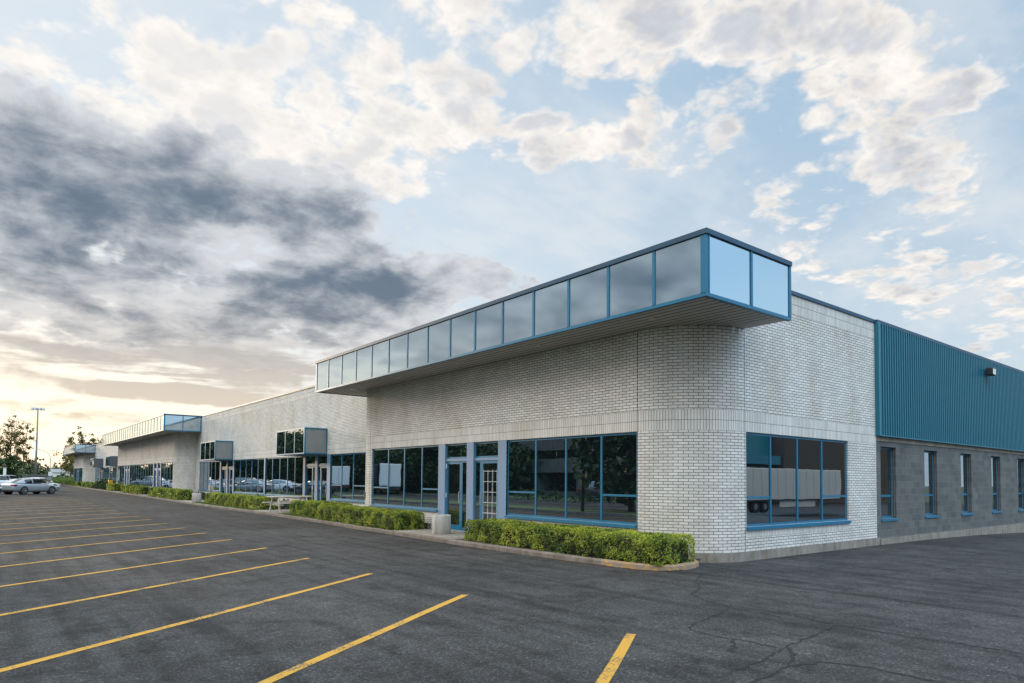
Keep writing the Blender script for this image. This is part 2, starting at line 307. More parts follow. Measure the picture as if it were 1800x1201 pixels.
    base = mix(mt('MULTIPLY', veil, .42), base, (.80, .785, .765))
    # high white puffs
    far = smooth(cs, -.3, .9)
    un = noise(d, 1.9, 2, .5, dim='3D')
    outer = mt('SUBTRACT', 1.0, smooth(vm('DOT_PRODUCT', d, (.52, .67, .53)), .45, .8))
    mA = mt('ADD', blobs(BLOB_A), blobs(HOLE_A))
    mA = mt('ADD', mA, mt('MULTIPLY', outer, mt('MULTIPLY_ADD', un, 2.2, -.55)))
    nA = mt('ADD', mt('MULTIPLY_ADD', fA, 2.6, -1.12), mt('MULTIPLY_ADD', pu, -1.7, .56))
    kA = smooth(mA, .02, .34)
    dA = mt('ADD', mA, mt('MULTIPLY', nA, kA)); dA = mt('ADD', dA, mt('MULTIPLY_ADD', kA, .52, -.42))
    aA = smooth(dA, -.22, .92); tA = smooth(mt('ADD', dA, mt('MULTIPLY_ADD', fB2, 3.2, -1.6)), .5, 2.0)
    lit = mt('MULTIPLY_ADD', mt('SUBTRACT', fA, fA2), 3.2, .5, clamp=True)
    cA = mix(tA, (.86, .81, .755), (.555, .57, .61))
    cA = mix(lit, vm('SCALE', cA, s=.88), vm('SCALE', cA, s=1.07))
    cA = mix(mt('MULTIPLY', mt('MULTIPLY', far, smooth(cs, .45, .9)), .55), cA, (.93, .885, .83))
    aA = mt('MULTIPLY', aA, mt('MULTIPLY_ADD', smooth(vm('DOT_PRODUCT', d, (.60, -.75, .28)), .75, .95), -.85, .94))
    sky = mix(aA, base, cA)
    # dark bank
    mB = mt('ADD', blobs(BLOB_B), blobs(HOLE_B, 1.25))
    kB = smooth(mB, .02, .4)
    nB = mt('ADD', mt('MULTIPLY_ADD', fB, 2.6, -1.3), mt('MULTIPLY_ADD', pu, -.5, .16))
    dB = mt('ADD', mB, mt('MULTIPLY', nB, kB)); dB = mt('ADD', dB, mt('MULTIPLY_ADD', kB, .62, -.44))
    aB = smooth(mt('ADD', dB, mt('MULTIPLY_ADD', pu, -.6, .36)), -.30, .80); tB = smooth(mt('ADD', dB, mt('MULTIPLY_ADD', fB2, 5.0, -2.5)), -.1, 3.3)
    cB = mix(tB, (.60, .62, .65), (.135, .18, .24))
    warm = mt('MULTIPLY', smooth(el, .30, .08), smooth(cs, .55, .95))
    cB = mix(mt('MULTIPLY', warm, .8), cB, mix(tB, (.80, .72, .62), (.42, .39, .37)))
    edge = mt('MULTIPLY', aB, mt('SUBTRACT', 1.0, smooth(dB, .25, .6)))
    cB = mix(mt('MULTIPLY', edge, .5), cB, (.9, .88, .86))
    sky = mix(aB, sky, cB)
    # thin streaks low over the horizon
    ps = comb(mt('MULTIPLY', az, 3.0), mt('MULTIPLY', el, 26.0))
    fC = noise(ps, 1.6, 6, .55)
    dC = mt('MULTIPLY', blobs(BLOB_C), mt('MULTIPLY_ADD', fC, 4.2, -1.35))
    aC = mt('MULTIPLY', smooth(dC, .1, .8), .85)
    sky = mix(aC, sky, mix(smooth(el, .06, .20), (.66, .55, .43), (.44, .43, .42)))
    # open blue sky mirrored by the side panels, then added brightening of unseen sky
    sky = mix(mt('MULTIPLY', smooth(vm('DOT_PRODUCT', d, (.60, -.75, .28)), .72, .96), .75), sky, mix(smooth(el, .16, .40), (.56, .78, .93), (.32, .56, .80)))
    bright = mt('MULTIPLY_ADD', mt('MULTIPLY', outer, smooth(el, .30, .75)), UNSEEN_BOOST, 1.0)  # unseen upper sky brightened beyond the visible part to light the building
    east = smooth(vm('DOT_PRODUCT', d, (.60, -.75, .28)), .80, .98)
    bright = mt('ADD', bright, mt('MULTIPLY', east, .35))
    sky = mix(mt('MULTIPLY', outer, smooth(el, .25, .6)), sky, vm('MULTIPLY', sky, mix(smooth(x, .35, -.35), (.97, 1.0, 1.03), (1.09, 1.0, .86))))  # unseen sky tinted warm before the front, cool elsewhere, to colour the walls
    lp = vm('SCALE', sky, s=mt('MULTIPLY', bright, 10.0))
    # below the horizon
    lp = mix(smooth(z, -.02, .0), (.9, .9, .9), lp)
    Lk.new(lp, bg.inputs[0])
    sd = bpy.data.lights.new('sun', 'SUN'); sd.energy = SUN_E; sd.angle = math.radians(6); sd.color = (1.0, .80, .56)
    so = bpy.data.objects.new('sun', sd); C.objects.link(so)
    so.rotation_euler = Vector(sunv).to_track_quat('Z', 'Y').to_euler()
UNSEEN_BOOST, SUN_E = 4.3, 1.3
# more of the grey bank, beyond the left of the view
BLOB_B += [(2.45, .24, .42, .15, .1, 1.45), (2.0, .30, .25, .10, .0, 1.0), (2.9, .25, .40, .18, 0, 1.35), (1.85, .20, .14, .05, .1, .7)]
HOLE_B += [(2.05, .17, .10, .03, .2, -.8), (2.25, .26, .09, .03, .3, -.8)]
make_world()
# ---------------------------------------------------------------- the building
XF, XR, YS = 11.52, 12.80, 8.245          # bay fronts, recessed wall, side wall
RAD = 1.64
ZH, ZSL, ZSOF, ZFT, ZRF = 2.85, .745, 5.12, 6.34, 6.35
HOME = Vector((XF, YS, 0))
root = empty('commercial_building', HOME)
tag(root, 'long low white brick commercial building with blue window frames and mirrored canopies', 'building')
def part(mb, name, mt_, parent=None, **kw):
    o = mb.build(name, mt_, root if parent is None else parent, **kw)
    if parent is None: o.matrix_parent_inverse = Matrix.Translation(-HOME)
    return o
def arc(cx, cy, r, a0, a1, n=14):
    return [(cx + r * math.cos(math.radians(a0 + (a1 - a0) * i / n)), cy + r * math.sin(math.radians(a0 + (a1 - a0) * i / n))) for i in range(n + 1)]
BRICK_M = ['brick', 'soldier', 'joint']
def wall_sheet(mb, path, z0, z1, openings, bands, s0=0.0, reveal=.14, joints=()):
    """vertical sheet along path; openings in (s, z); outward is to the right of travel"""
    S = [s0]
    for a, b in zip(path, path[1:]): S.append(S[-1] + math.hypot(b[0] - a[0], b[1] - a[1]))
    def at(s):
        for i in range(len(S) - 1):
            if s <= S[i + 1] + 1e-9:
                t = (s - S[i]) / (S[i + 1] - S[i]); a, b = path[i], path[i + 1]
                return (a[0] + (b[0] - a[0]) * t, a[1] + (b[1] - a[1]) * t)
        return path[-1]
    def nrm(s):
        for i in range(len(S) - 1):
            if s <= S[i + 1] + 1e-9:
                a, b = path[i], path[i + 1]; l = S[i + 1] - S[i]
                return (-(b[1] - a[1]) / l, (b[0] - a[0]) / l)   # inward (left of travel)
        return (0, 0)
    ss = set(round(x, 4) for x in S); zs = {z0, z1}
    for (a, b, c, d) in openings: ss |= {round(a, 4), round(b, 4)}; zs |= {c, d}
    for (c, d, rng) in bands:
        zs |= {c, d}
        if rng: ss |= {round(rng[0], 4), round(rng[1], 4)}
    for j in joints: ss |= {round(j - .008, 4), round(j + .008, 4)}
    ss = sorted(x for x in ss if S[0] - 1e-6 <= x <= S[-1] + 1e-6); zs = sorted(z for z in zs if z0 <= z <= z1)
    for a, b in zip(ss, ss[1:]):
        if b - a < 1e-4: continue
        for c, d in zip(zs, zs[1:]):
            mu, mz = (a + b) / 2, (c + d) / 2
            if any(o[0] < mu < o[1] and o[2] < mz < o[3] for o in openings): continue
            mi = 0; vo = 0
            for (bc, bd, rng) in bands:
                if bc < mz < bd and (rng is None or rng[0] < mu < rng[1]): mi = 1; vo = bc
            if any(abs(mu - j) < .009 for j in joints): mi = 2
            pa, pb = at(a + 1e-7), at(b)
            mb.face([(pa[0], pa[1], c), (pb[0], pb[1], c), (pb[0], pb[1], d), (pa[0], pa[1], d)], mi, [(a, c - vo), (b, c - vo), (b, d - vo), (a, d - vo)])
    for (a, b, c, d) in openings:
        n = nrm((a + b) / 2); pa, pb = at(a + 1e-7), at(b); qa = (pa[0] + n[0] * reveal, pa[1] + n[1] * reveal); qb = (pb[0] + n[0] * reveal, pb[1] + n[1] * reveal)
        mb.face([(pa[0], pa[1], d), (pb[0], pb[1], d), (qb[0], qb[1], d), (qa[0], qa[1], d)], 1, [(a, 0), (b, 0), (b, reveal), (a, reveal)])
        mb.face([(pa[0], pa[1], c), (pb[0], pb[1], c), (qb[0], qb[1], c), (qa[0], qa[1], c)], 1, [(a, 0), (b, 0), (b, reveal), (a, reveal)])
        for (p_, q_, s_) in ((pa, qa, a), (pb, qb, b)):
            mb.face([(p_[0], p_[1], c), (q_[0], q_[1], c), (q_[0], q_[1], d), (p_[0], p_[1], d)], 0, [(s_, c), (s_ + reveal, c), (s_ + reveal, d), (s_, d)])
    return S
class Face:
    """local frame of a facade: a runs along it, d goes inwards"""
    def __init__(s, axis, plane): s.ax, s.pl = axis, plane
    def box(s, mb, a0, a1, d0, d1, z0, z1, mi=0):
        if s.ax == 'front': mb.box(s.pl + d0, s.pl + d1, a0, a1, z0, z1, mi)
        else: mb.box(a0, a1, s.pl + d0, s.pl + d1, z0, z1, mi)
    def pt(s, a, d, z): return (s.pl + d, a, z) if s.ax == 'front' else (a, s.pl + d, z)
    def pane(s, mb, a0, a1, d, z0, z1, tilt=.0012, mi=0):
        t1, t2 = random.uniform(-tilt, tilt), random.uniform(-tilt, tilt); w, h_ = (a1 - a0) / 2, (z1 - z0) / 2
        q = [s.pt(a0, d - t1 * w - t2 * h_, z0), s.pt(a1, d + t1 * w - t2 * h_, z0), s.pt(a1, d + t1 * w + t2 * h_, z1), s.pt(a0, d - t1 * w + t2 * h_, z1)]
        mb.face(q[::-1] if s.ax == 'front' else q, mi)
def window(F, a0, a1, z0, z1, mull, transoms=(), rail=1.40, dep=.04, fw=.05, glass='glass', sill=True, name='window', mf='frame', out=.05):
    """frame mesh with its glass and its sill as children; mull = positions, transoms = indices of panes with a lower light"""
    fr = MB(); gl = MB(); e = .002; a0 += e; a1 -= e; z1 -= e; z0 += e
    F.box(fr, a0, a0 + fw, dep, dep + .09, z0, z1); F.box(fr, a1 - fw, a1, dep, dep + .09, z0, z1)
    F.box(fr, a0 + fw, a1 - fw, dep, dep + .09, z1 - fw, z1); F.box(fr, a0 + fw, a1 - fw, dep, dep + .09, z0, z0 + fw)
    edges = [a0 + fw] + sorted(mull) + [a1 - fw]
    for mpos in mull: F.box(fr, mpos - fw / 2, mpos + fw / 2, dep - .012, dep + .085, z0 + fw, z1 - fw)
    for i in transoms:
        l = edges[i] + (fw / 2 if i > 0 else 0); r = edges[i + 1] - (fw / 2 if i < len(edges) - 2 else 0)
        F.box(fr, l, r, dep - .006, dep + .08, rail - fw / 2, rail + fw / 2)
    for i in range(len(edges) - 1):
        if i in transoms:
            F.pane(gl, edges[i], edges[i + 1], dep + .008, rail, z1 - fw * .5); F.pane(gl, edges[i], edges[i + 1], dep + .008, z0 + fw * .5, rail)
        else: F.pane(gl, edges[i], edges[i + 1], dep + .008, z0 + fw * .5, z1 - fw * .5)
    w = part(fr, name, mats[mf]); part(gl, 'glass', mats[glass], w)
    if sill:
        sm = MB(); F.box(sm, a0 - .02 if F.ax == 'side' else a0, a1 + .03 if F.ax == 'side' else a1, -out, dep - .005, z0 - .075, z0 - .003); part(sm, 'sill', mats[mf], w)
    return w
def pier(F, a0, a1, z0, z1, d0=.0, d1=.16):
    mb = MB(); F.box(mb, a0, a1, d0, d1, z0, z1); return part(mb, 'entrance_pier', mats['pier'], bevel=.008)
def door(F, a0, a1, z0, z1, side=1, dep=.05, bars=None, label=None):
    """glazed leaf: stiles, rails, glass, pull handle"""
    mb = MB(); st = .09
    F.box(mb, a0, a0 + st, dep, dep + .05, z0, z1); F.box(mb, a1 - st, a1, dep, dep + .05, z0, z1)
    F.box(mb, a0 + st, a1 - st, dep, dep + .05, z1 - st, z1); F.box(mb, a0 + st, a1 - st, dep, dep + .05, z0, z0 + .16)
    o = part(mb, 'door', mats['frame'])
    g = MB(); F.pane(g, a0 + st, a1 - st, dep + .028, z0 + .15, z1 - st); part(g, 'glass', mats['glass_clear'], o)
    hb = MB(); ha = a0 + .045 if side < 0 else a1 - .045
    hb.tube([F.pt(ha, dep, 1.0), F.pt(ha, dep - .06, 1.0), F.pt(ha, dep - .06, 1.35), F.pt(ha, dep, 1.35)], .011, 6); part(hb, 'handle', mats['steel'], o)
    hx = a1 if side < 0 else a0
    for hz in (z0 + .15, (z0 + z1) / 2, z1 - .15): hm = MB(); F.box(hm, hx - .03, hx + .03, dep - .012, dep - .001, hz - .07, hz + .07); part(hm, 'hinge', mats['white'], o)
    if bars:
        bm_ = MB(); n = 4; l, r = a0 + st + .02, a1 - st - .01
        for k in range(n): q = l + (r - l) * k / (n - 1); bm_.tube([F.pt(q, dep + .012, z0 + .17), F.pt(q, dep + .012, z1 - .28)], .006, 5)
        for k in range(6): q = z0 + .3 + (z1 - z0 - .62) * k / 5; bm_.tube([F.pt(l, dep + .010, q), F.pt(r, dep + .010, q)], .006, 5)
        part(bm_, 'security_bars', mats['white'], o)
    return o
def entrance(F, lo, hi, z0, leaf, side, bars=False):
    """transom light over a leaf and a narrow sidelight; leaf=(a0,a1)"""
    window(F, lo, hi, 2.38, ZH, [], sill=False, name='transom_window', dep=.05)
    hd = MB(); F.box(hd, lo + .002, hi - .002, .03, .13, 2.302, 2.378); part(hd, 'door_header', mats['pier'])
    door(F, leaf[0] + .004, leaf[1] - .004, z0, 2.30, side, bars=bars)
    sl, sr = (lo, leaf[0]) if leaf[0] - lo > .05 else (leaf[1], hi)
    window(F, sl, sr, z0, 2.30, [], sill=False, name='sidelight', fw=.05, dep=.05)
def canopy(y0, y1, npan, ymark=0):
    """mirror-clad box over a bay: frame, coping, panels, boarded soffit, downlights"""
    xb, xe = 10.18, 13.14; fr = MB()
    zt, zb = ZFT, ZSOF
    xe2 = xe if y0 < 20 else XR - .003
    pw = (y1 - y0) / npan
    # coping and bottom rail
    fr.box(xb - .03, xb + .10, y0 - .03, y1 + .03, zt - .075, zt + .02, 1); fr.box(xb + .10, xe2, y0 - .03, y0 + .10, zt - .075, zt + .02, 1); fr.box(xb + .10, XR - .003, y1 - .10, y1 + .03, zt - .075, zt + .02, 1)
    fr.box(xb, xb + .09, y0, y1, zb, zb + .065); fr.box(xb + .09, xe2, y0, y0 + .09, zb, zb + .065); fr.box(xb + .09, XR - .003, y1 - .09, y1, zb, zb + .065)
    for k in range(npan + 1):
        q = y0 + pw * k; hw = .032 if 0 < k < npan else .06
        q = min(max(q, y0 + hw), y1 - hw); fr.box(xb - .008, xb + .07, q - hw, q + hw, zb + .065, zt - .075)
    for s_ in (y0, y1):
        d = 1 if s_ == y0 else -1; xm = (xb + xe2) / 2; ex = xe2 if s_ == y0 else XR - .003
        fr.box(xm - .032, xm + .032, s_ - .008 * d, s_ + .07 * d, zb + .065, zt - .075); fr.box(ex - .08, ex, s_ - .006 * d, s_ + .07 * d, zb + .065, zt - .075)
        fr.box(xb + .07, xb + .10, s_ - .008 * d, s_ + .07 * d, zb + .065, zt - .075)
    o = part(fr, 'canopy', [mats['frame'], mats['coping']])
    Fx = Face('front', xb)
    for k in range(npan):
        g = MB(); a0 = y0 + pw * k; Fx.pane(g, a0 + .02, a0 + pw - .02, .012, zb + .05, zt - .06, .002); part(g, 'mirror_panel', mats['mirror'], o)
    Fy = Face('side', y0)
    xm = (xb + xe2) / 2
    for (a0, a1) in ((xb + .05, xm), (xm, xe2 - .03)):
        g = MB(); Fy.pane(g, a0, a1, .012, zb + .05, zt - .06, .002); part(g, 'mirror_panel', mats['mirror'], o)
    bk = MB(); bk.box(xb + .12, XR - .01, y0 + .12, y1 - .12, zt - .02, zt - .005); part(bk, 'canopy_top', mats['roof'], o); bk = MB(); bk.box(xb + .07, XR - .01, y1 - .06, y1 - .02, zb + .065, zt - .08); part(bk, 'end_panel', mats['slate'], o)
    so = MB(); x = xb + .092; nb = 0
    while x < xe2 - .02:
        so.box(x, min(x + .158, xe2), y0 + .092, y1 - .092, zb + .020, zb + .030); x += .20
    so.box(xb + .09, XR, y0 + .09, y1 - .09, zb + .0225, zb + .029, 1)  # near-black sheet stands in for the shade in the grooves between boards
    part(so, 'soffit', [mats['soffit'], mats['dark']], o)
    n = max(3, int((y1 - y0) / 3.6))
    for k in range(n):
        q = y0 + (y1 - y0) * (k + .5) / n; dl = MB(); dl.lathe([(.0, .004), (.055, .004), (.075, 0), (.085, .004), (.085, .02)], (xb + .72, q, zb + .001), 16); part(dl, 'downlight', mats['silver_light'], o)
    return o
def bay(yn, yf, side_wall):
    """brick bay with rounded corners; yn, yf = where the curves begin"""
    path = arc(XF + RAD, yf, RAD, 90, 180); path += arc(XF + RAD, yn, RAD, 180, 270)
    return path
FB = Face('front', XF); FR = Face('front', XR); FS = Face('side', YS)
L1 = RAD * PI / 2
sold = [(ZH, ZH + .46, None)]
def plinth_bands(ops): return [(ZSL - .235, ZSL, (o[0], o[1])) for o in ops if o[2] > .5]
# --- first bay: from the far curve along the front, round the corner and along the side
yn, yf = 9.89, 23.10
path = bay(yn, yf, True); sF = L1 * .99952    # chord length of the faceted curve
def arclen(n=14): return n * 2 * RAD * math.sin(math.radians(90 / n) / 2)
A1 = arclen()
def s_front(y): return A1 + (yf - y)
path.append((19.75, YS))
sC = A1 + (yf - yn); sSide = sC + A1
ops = [(s_front(22.97), s_front(18.25), ZSL, ZH), (s_front(18.25), s_front(14.67), .15, ZH), (s_front(14.67), s_front(9.905), ZSL, ZH)]
sops = [(sSide + (13.23 - 13.16), sSide + (18.06 - 13.16), ZSL, ZH)]
mb = MB()
wall_sheet(mb, path[:30], .02, ZSOF + .02, ops, sold + plinth_bands(ops), joints=(A1, sC - .002, ))
wall_sheet(mb, path[29:], .20, ZRF - .06, [(0.07, 4.90, ZSL, ZH)], [(ZH, ZH + .46, None), (ZRF - .06 - .46, ZRF - .06, None), (ZSL - .235, ZSL, (.07, 4.90))], s0=0.0, joints=(.03,))
part(mb, 'brick_wall', [mats[k] for k in BRICK_M])
# foundation strip round the corner and along the side
fd = MB(); cpath = arc(XF + RAD, yn, RAD + .012, 180, 270); cpath.append((19.9, YS - .012))
for a, b in zip(cpath, cpath[1:]): fd.face([(a[0], a[1], -.3), (b[0], b[1], -.3), (b[0], b[1], .2), (a[0], a[1], .2)]); fd.face([(a[0], a[1], .2), (b[0], b[1], .2), (b[0] + .03, b[1] + .03, .2), (a[0] + .03, a[1] + .03, .2)])
fd.box(19.9, 64, YS - .03, YS + .2, -2.0, .165)
part(fd, 'foundation', mats['concrete'])
window(FB, 9.905, 14.67, ZSL, ZH, [11.04, 12.27, 13.44], (0, 3)); window(FB, 18.25, 22.97, ZSL, ZH, [19.32, 20.52, 21.70], (0, 3))
for a, b in ((14.67, 15.07), (16.28, 16.64), (17.85, 18.25)): pier(FB, a, b, .15, ZH - .003)
entrance(FB, 15.072, 16.278, .15, (15.072, 15.95), 1, bars=True); entrance(FB, 16.642, 17.848, .15, (16.98, 17.848), -1)
st_ = MB(); FB.box(st_, 14.6, 18.3, -.10, .02, .0, .148); part(st_, 'door_step', mats['concrete'], bevel=.01)
window(FS, 13.235, 18.055, ZSL, ZH, [14.28, 15.48, 16.69], (0, 3), rail=1.39)
canopy(7.13, 25.29, 15)
# electric meter-like slot box on the far curve
# --- side: metal cladding over scored block
cl = MB(); X0, X1, per = 19.77, 62.0, .163; x = X0; zc0, zc1 = 3.10, ZRF - .05; yo = YS - .02
prof = [(0, 0), (.085, 0), (.094, -.08), (.140, -.08), (.149, 0)]
pts = []
while x < X1:
    pts += [(x + a, yo + b) for a, b in prof]; x += per
for a, b in zip(pts, pts[1:]): cl.face([(a[0], a[1], zc0), (b[0], b[1], zc0), (b[0], b[1], zc1), (a[0], a[1], zc1)])
cl.box(X0 - .05, X0 + .03, YS - .12, YS + .05, zc0 - .02, zc1); cl.box(X0 + .03, X1, YS - .11, YS + .05, zc0 - .025, zc0 - .002); cl.box(X0 + .03, X1, YS + .02, YS + .06, zc0, zc1)
part(cl, 'metal_cladding', mats['clad'])
bw = MB(); bops = []
for k in range(8): bops.append((20.05 + 3.15 * k - 19.75, 21.10 + 3.15 * k - 19.75, .72, 2.79))
wall_sheet(bw, [(19.752, YS + .01), (62, YS + .01)], .165, 2.94, bops, [], reveal=.2)
part(bw, 'block_wall', [mats['block']] * 3)
lt = MB(); lt.box(19.755, 62, YS - .012, YS + .1, 2.94, 3.075); part(lt, 'concrete_lintel', mats['concrete'])
FK = Face('side', YS + .01)
for k in range(6):
    x0 = 20.05 + 3.15 * k; window(FK, x0, x0 + 1.05, .72, 2.79, [], (0,), rail=1.37, dep=.12, fw=.06, out=.03)
fl = MB(); fx, fz = 28.72, 5.83
fl.box(fx - .05, fx + .05, YS - .16, YS - .03, fz - .05, fz + .06); fl.box(fx - .19, fx + .19, YS - .36, YS - .14, fz - .13, fz + .15)
flo = part(fl, 'floodlight', mats['black'], bevel=.03); fg = MB(); fg.face([(fx - .16, YS - .364, fz - .1), (fx + .16, YS - .364, fz - .1), (fx + .16, YS - .366, fz + .1), (fx - .16, YS - .366, fz + .1)]); part(fg, 'lens', mats['silver_light'], flo)
# --- recessed walls with their boxes and doors
def recess(y0, y1, sh, mirrored_box='boxside'):
    def Y(v): return v + sh
    ops = []; S = lambda y: y1 - y
    spans = [(26.0, 29.8, ZSL), (29.8, 33.24, .15), (33.24, 39.1, ZSL), (39.3, 45.3, ZSL), (45.3, 48.7, .15), (48.7, 54.3, ZSL)]
    for a, b, z in spans: ops.append((S(Y(b)), S(Y(a)), z, ZH))
    mb = MB(); wall_sheet(mb, [(XR, y1), (XR, y0)], .02, ZRF - .06, ops, [(ZH, ZH + .46, None), (ZRF - .52, ZRF - .06, None)] + plinth_bands(ops))
    part(mb, 'brick_wall', [mats[k] for k in BRICK_M])
    window(FR, Y(26.0), Y(29.8), ZSL, ZH, [Y(27.35), Y(28.6)], (1, 2) if sh else (0, 2))
    window(FR, Y(33.24), Y(39.1), ZSL, ZH, [Y(34.44), Y(35.55), Y(36.75), Y(37.95)], (0, 2, 4))
    window(FR, Y(39.3), Y(45.3), ZSL, ZH, [Y(40.5), Y(41.7), Y(42.85), Y(44.05)], (0, 2, 4))
    window(FR, Y(48.7), Y(54.3), ZSL, ZH, [Y(49.9), Y(51.0), Y(52.1), Y(53.2)], (0, 1, 2, 3))
    for a, b in ((29.8, 30.2), (31.36, 31.68), (32.95, 33.24), (45.3, 45.6), (46.8, 47.1), (48.4, 48.7)): pier(FR, Y(a), Y(b), .15, ZH - .003)
    pr = MB(); FR.box(pr, Y(39.1), Y(39.3), -.005, .1, .16, ZH - .004); part(pr, 'window_pier', mats['pier'])
    entrance(FR, Y(30.202), Y(31.358), .15, (Y(30.202), Y(31.05)), -1); entrance(FR, Y(31.682), Y(32.948), .15, (Y(32.05), Y(32.948)), 1)
    entrance(FR, Y(45.602), Y(46.798), .15, (Y(45.602), Y(46.45)), -1); entrance(FR, Y(47.102), Y(48.398), .15, (Y(47.5), Y(48.398)), 1)
    
    for a, b in ((29.8, 33.2), (45.3, 48.7)): st_ = MB(); FR.box(st_, Y(a), Y(b), -.12, .02, 0, .148); part(st_, 'door_step', mats['concrete'])
    for b0, b1 in ((30.2, 34.0), (45.6, 49.3)): shadow_box(Y(b0), Y(b1), mirrored_box)
def shadow_box(y0, y1, side):
    """glazed projecting box over a doorway"""
    x0, x1, z0, z1 = 11.66, XR - .002, 2.86, 4.10; fr = MB()
    fr.box(x0, x1, y0, y1, z0, z0 + .05, 0); fr.box(x0, x1, y0, y1, z1 - .07, z1, 0)
    fr.box(x0, x0 + .07, y0, y0 + .07, z0 + .05, z1 - .07); fr.box(x0, x0 + .07, y1 - .07, y1, z0 + .05, z1 - .07); fr.box(x1 - .07, x1, y0, y0 + .07, z0 + .05, z1 - .07); fr.box(x1 - .07, x1, y1 - .07, y1, z0 + .05, z1 - .07)
    for k in (1, 2): q = y0 + (y1 - y0) * k / 3; fr.box(x0, x0 + .06, q - .03, q + .03, z0 + .05, z1 - .07)
    o = part(fr, 'projecting_window', mats['frame'])
    g = MB(); F = Face('front', x0)
    for k in range(3): F.pane(g, y0 + (y1 - y0) * k / 3 + .02, y0 + (y1 - y0) * (k + 1) / 3 - .02, .012, z0 + .03, z1 - .05)
    part(g, 'glass', mats['glass'], o)
    for q in (y0 + .02, y1 - .05): s = MB(); s.box(x0 + .04, x1 - .04, q, q + .03, z0 + .04, z1 - .06); part(s, 'side_panel', mats[side], o)
recess(24.75, 55.45, 0.0); recess(86.65, 117.6, 62.0, 'slate')
# --- second and third bay
for (yn, yf, c0, c1, npan, ents) in ((57.10, 85.05, 54.0, 87.0, 27, ((61.6, 65.0), (77.0, 80.4))), (119.2, 132.4, 116.4, 134.6, 15, ((124.0, 127.5),))):
    p2 = bay(yn, yf, False); Sf = lambda y, yf=yf: A1 + (yf - y)
    cuts = [yn + .02]; spans = []
    for e in ents: spans.append((cuts[-1], e[0], ZSL)); spans.append((e[0], e[1], .15)); cuts.append(e[1])
    spans.append((cuts[-1], yf - .12, ZSL))
    ops = [(Sf(b), Sf(a), z, ZH) for a, b, z in spans]
    mb = MB(); wall_sheet(mb, p2, .02, ZSOF + .02, ops, sold + plinth_bands(ops), joints=(A1, A1 + yf - yn - .002))
    part(mb, 'brick_wall', [mats[k] for k in BRICK_M])
    for a, b, z in spans:
        if z > .5:
            n = max(2, round((b - a) / 1.2)); window(FB, a, b, ZSL, ZH, [a + (b - a) * k / n for k in range(1, n)], tuple(range(0, n, 3)))
        else:
            w = (b - a - 1.06) / 2
            pier(FB, a, a + .35, .15, ZH - .003); pier(FB, a + .35 + w, a + .71 + w, .15, ZH - .003); pier(FB, b - .35, b, .15, ZH - .003)
            entrance(FB, a + .352, a + .348 + w, .15, (a + .352, a + w), -1); entrance(FB, a + .712 + w, b - .352, .15, (a + 1.05 + w, b - .352), 1)
    canopy(c0, c1, npan)
# --- roof, parapet edge, back walls
rf = MB(); rf.box(XR + .03, 62, YS + .03, 140, 6.05, 6.1); part(rf, 'roof', mats['roof'])
bk = MB(); bk.box(62.001, 62.2, YS, 140.2, -2, 6.3); part(bk, 'rear_wall', mats['block']); bk = MB(); bk.box(XR, 62, 140, 140.2, -.5, 6.3); part(bk, 'end_wall', mats['block'])
def edge(*a): ed = MB(); ed.box(*a, ZRF - .06, ZRF + .03); part(ed, 'roof_edge', mats['coping'])
edge(13.17, 19.72, YS - .03, YS + .22); edge(19.722, 62, YS - .09, YS + .22)
for a, b in ((25.33, 53.95), (87.05, 116.35), (134.65, 140)): edge(XR - .03, XR + .2, a, b)

mbx = MB(); mbx.box(-.05, .05, -.06, .02, 0, .26); mo = part(mbx, 'meter_box', mats['black'], bevel=.01); mo.location = (11.615, 23.66, .95)
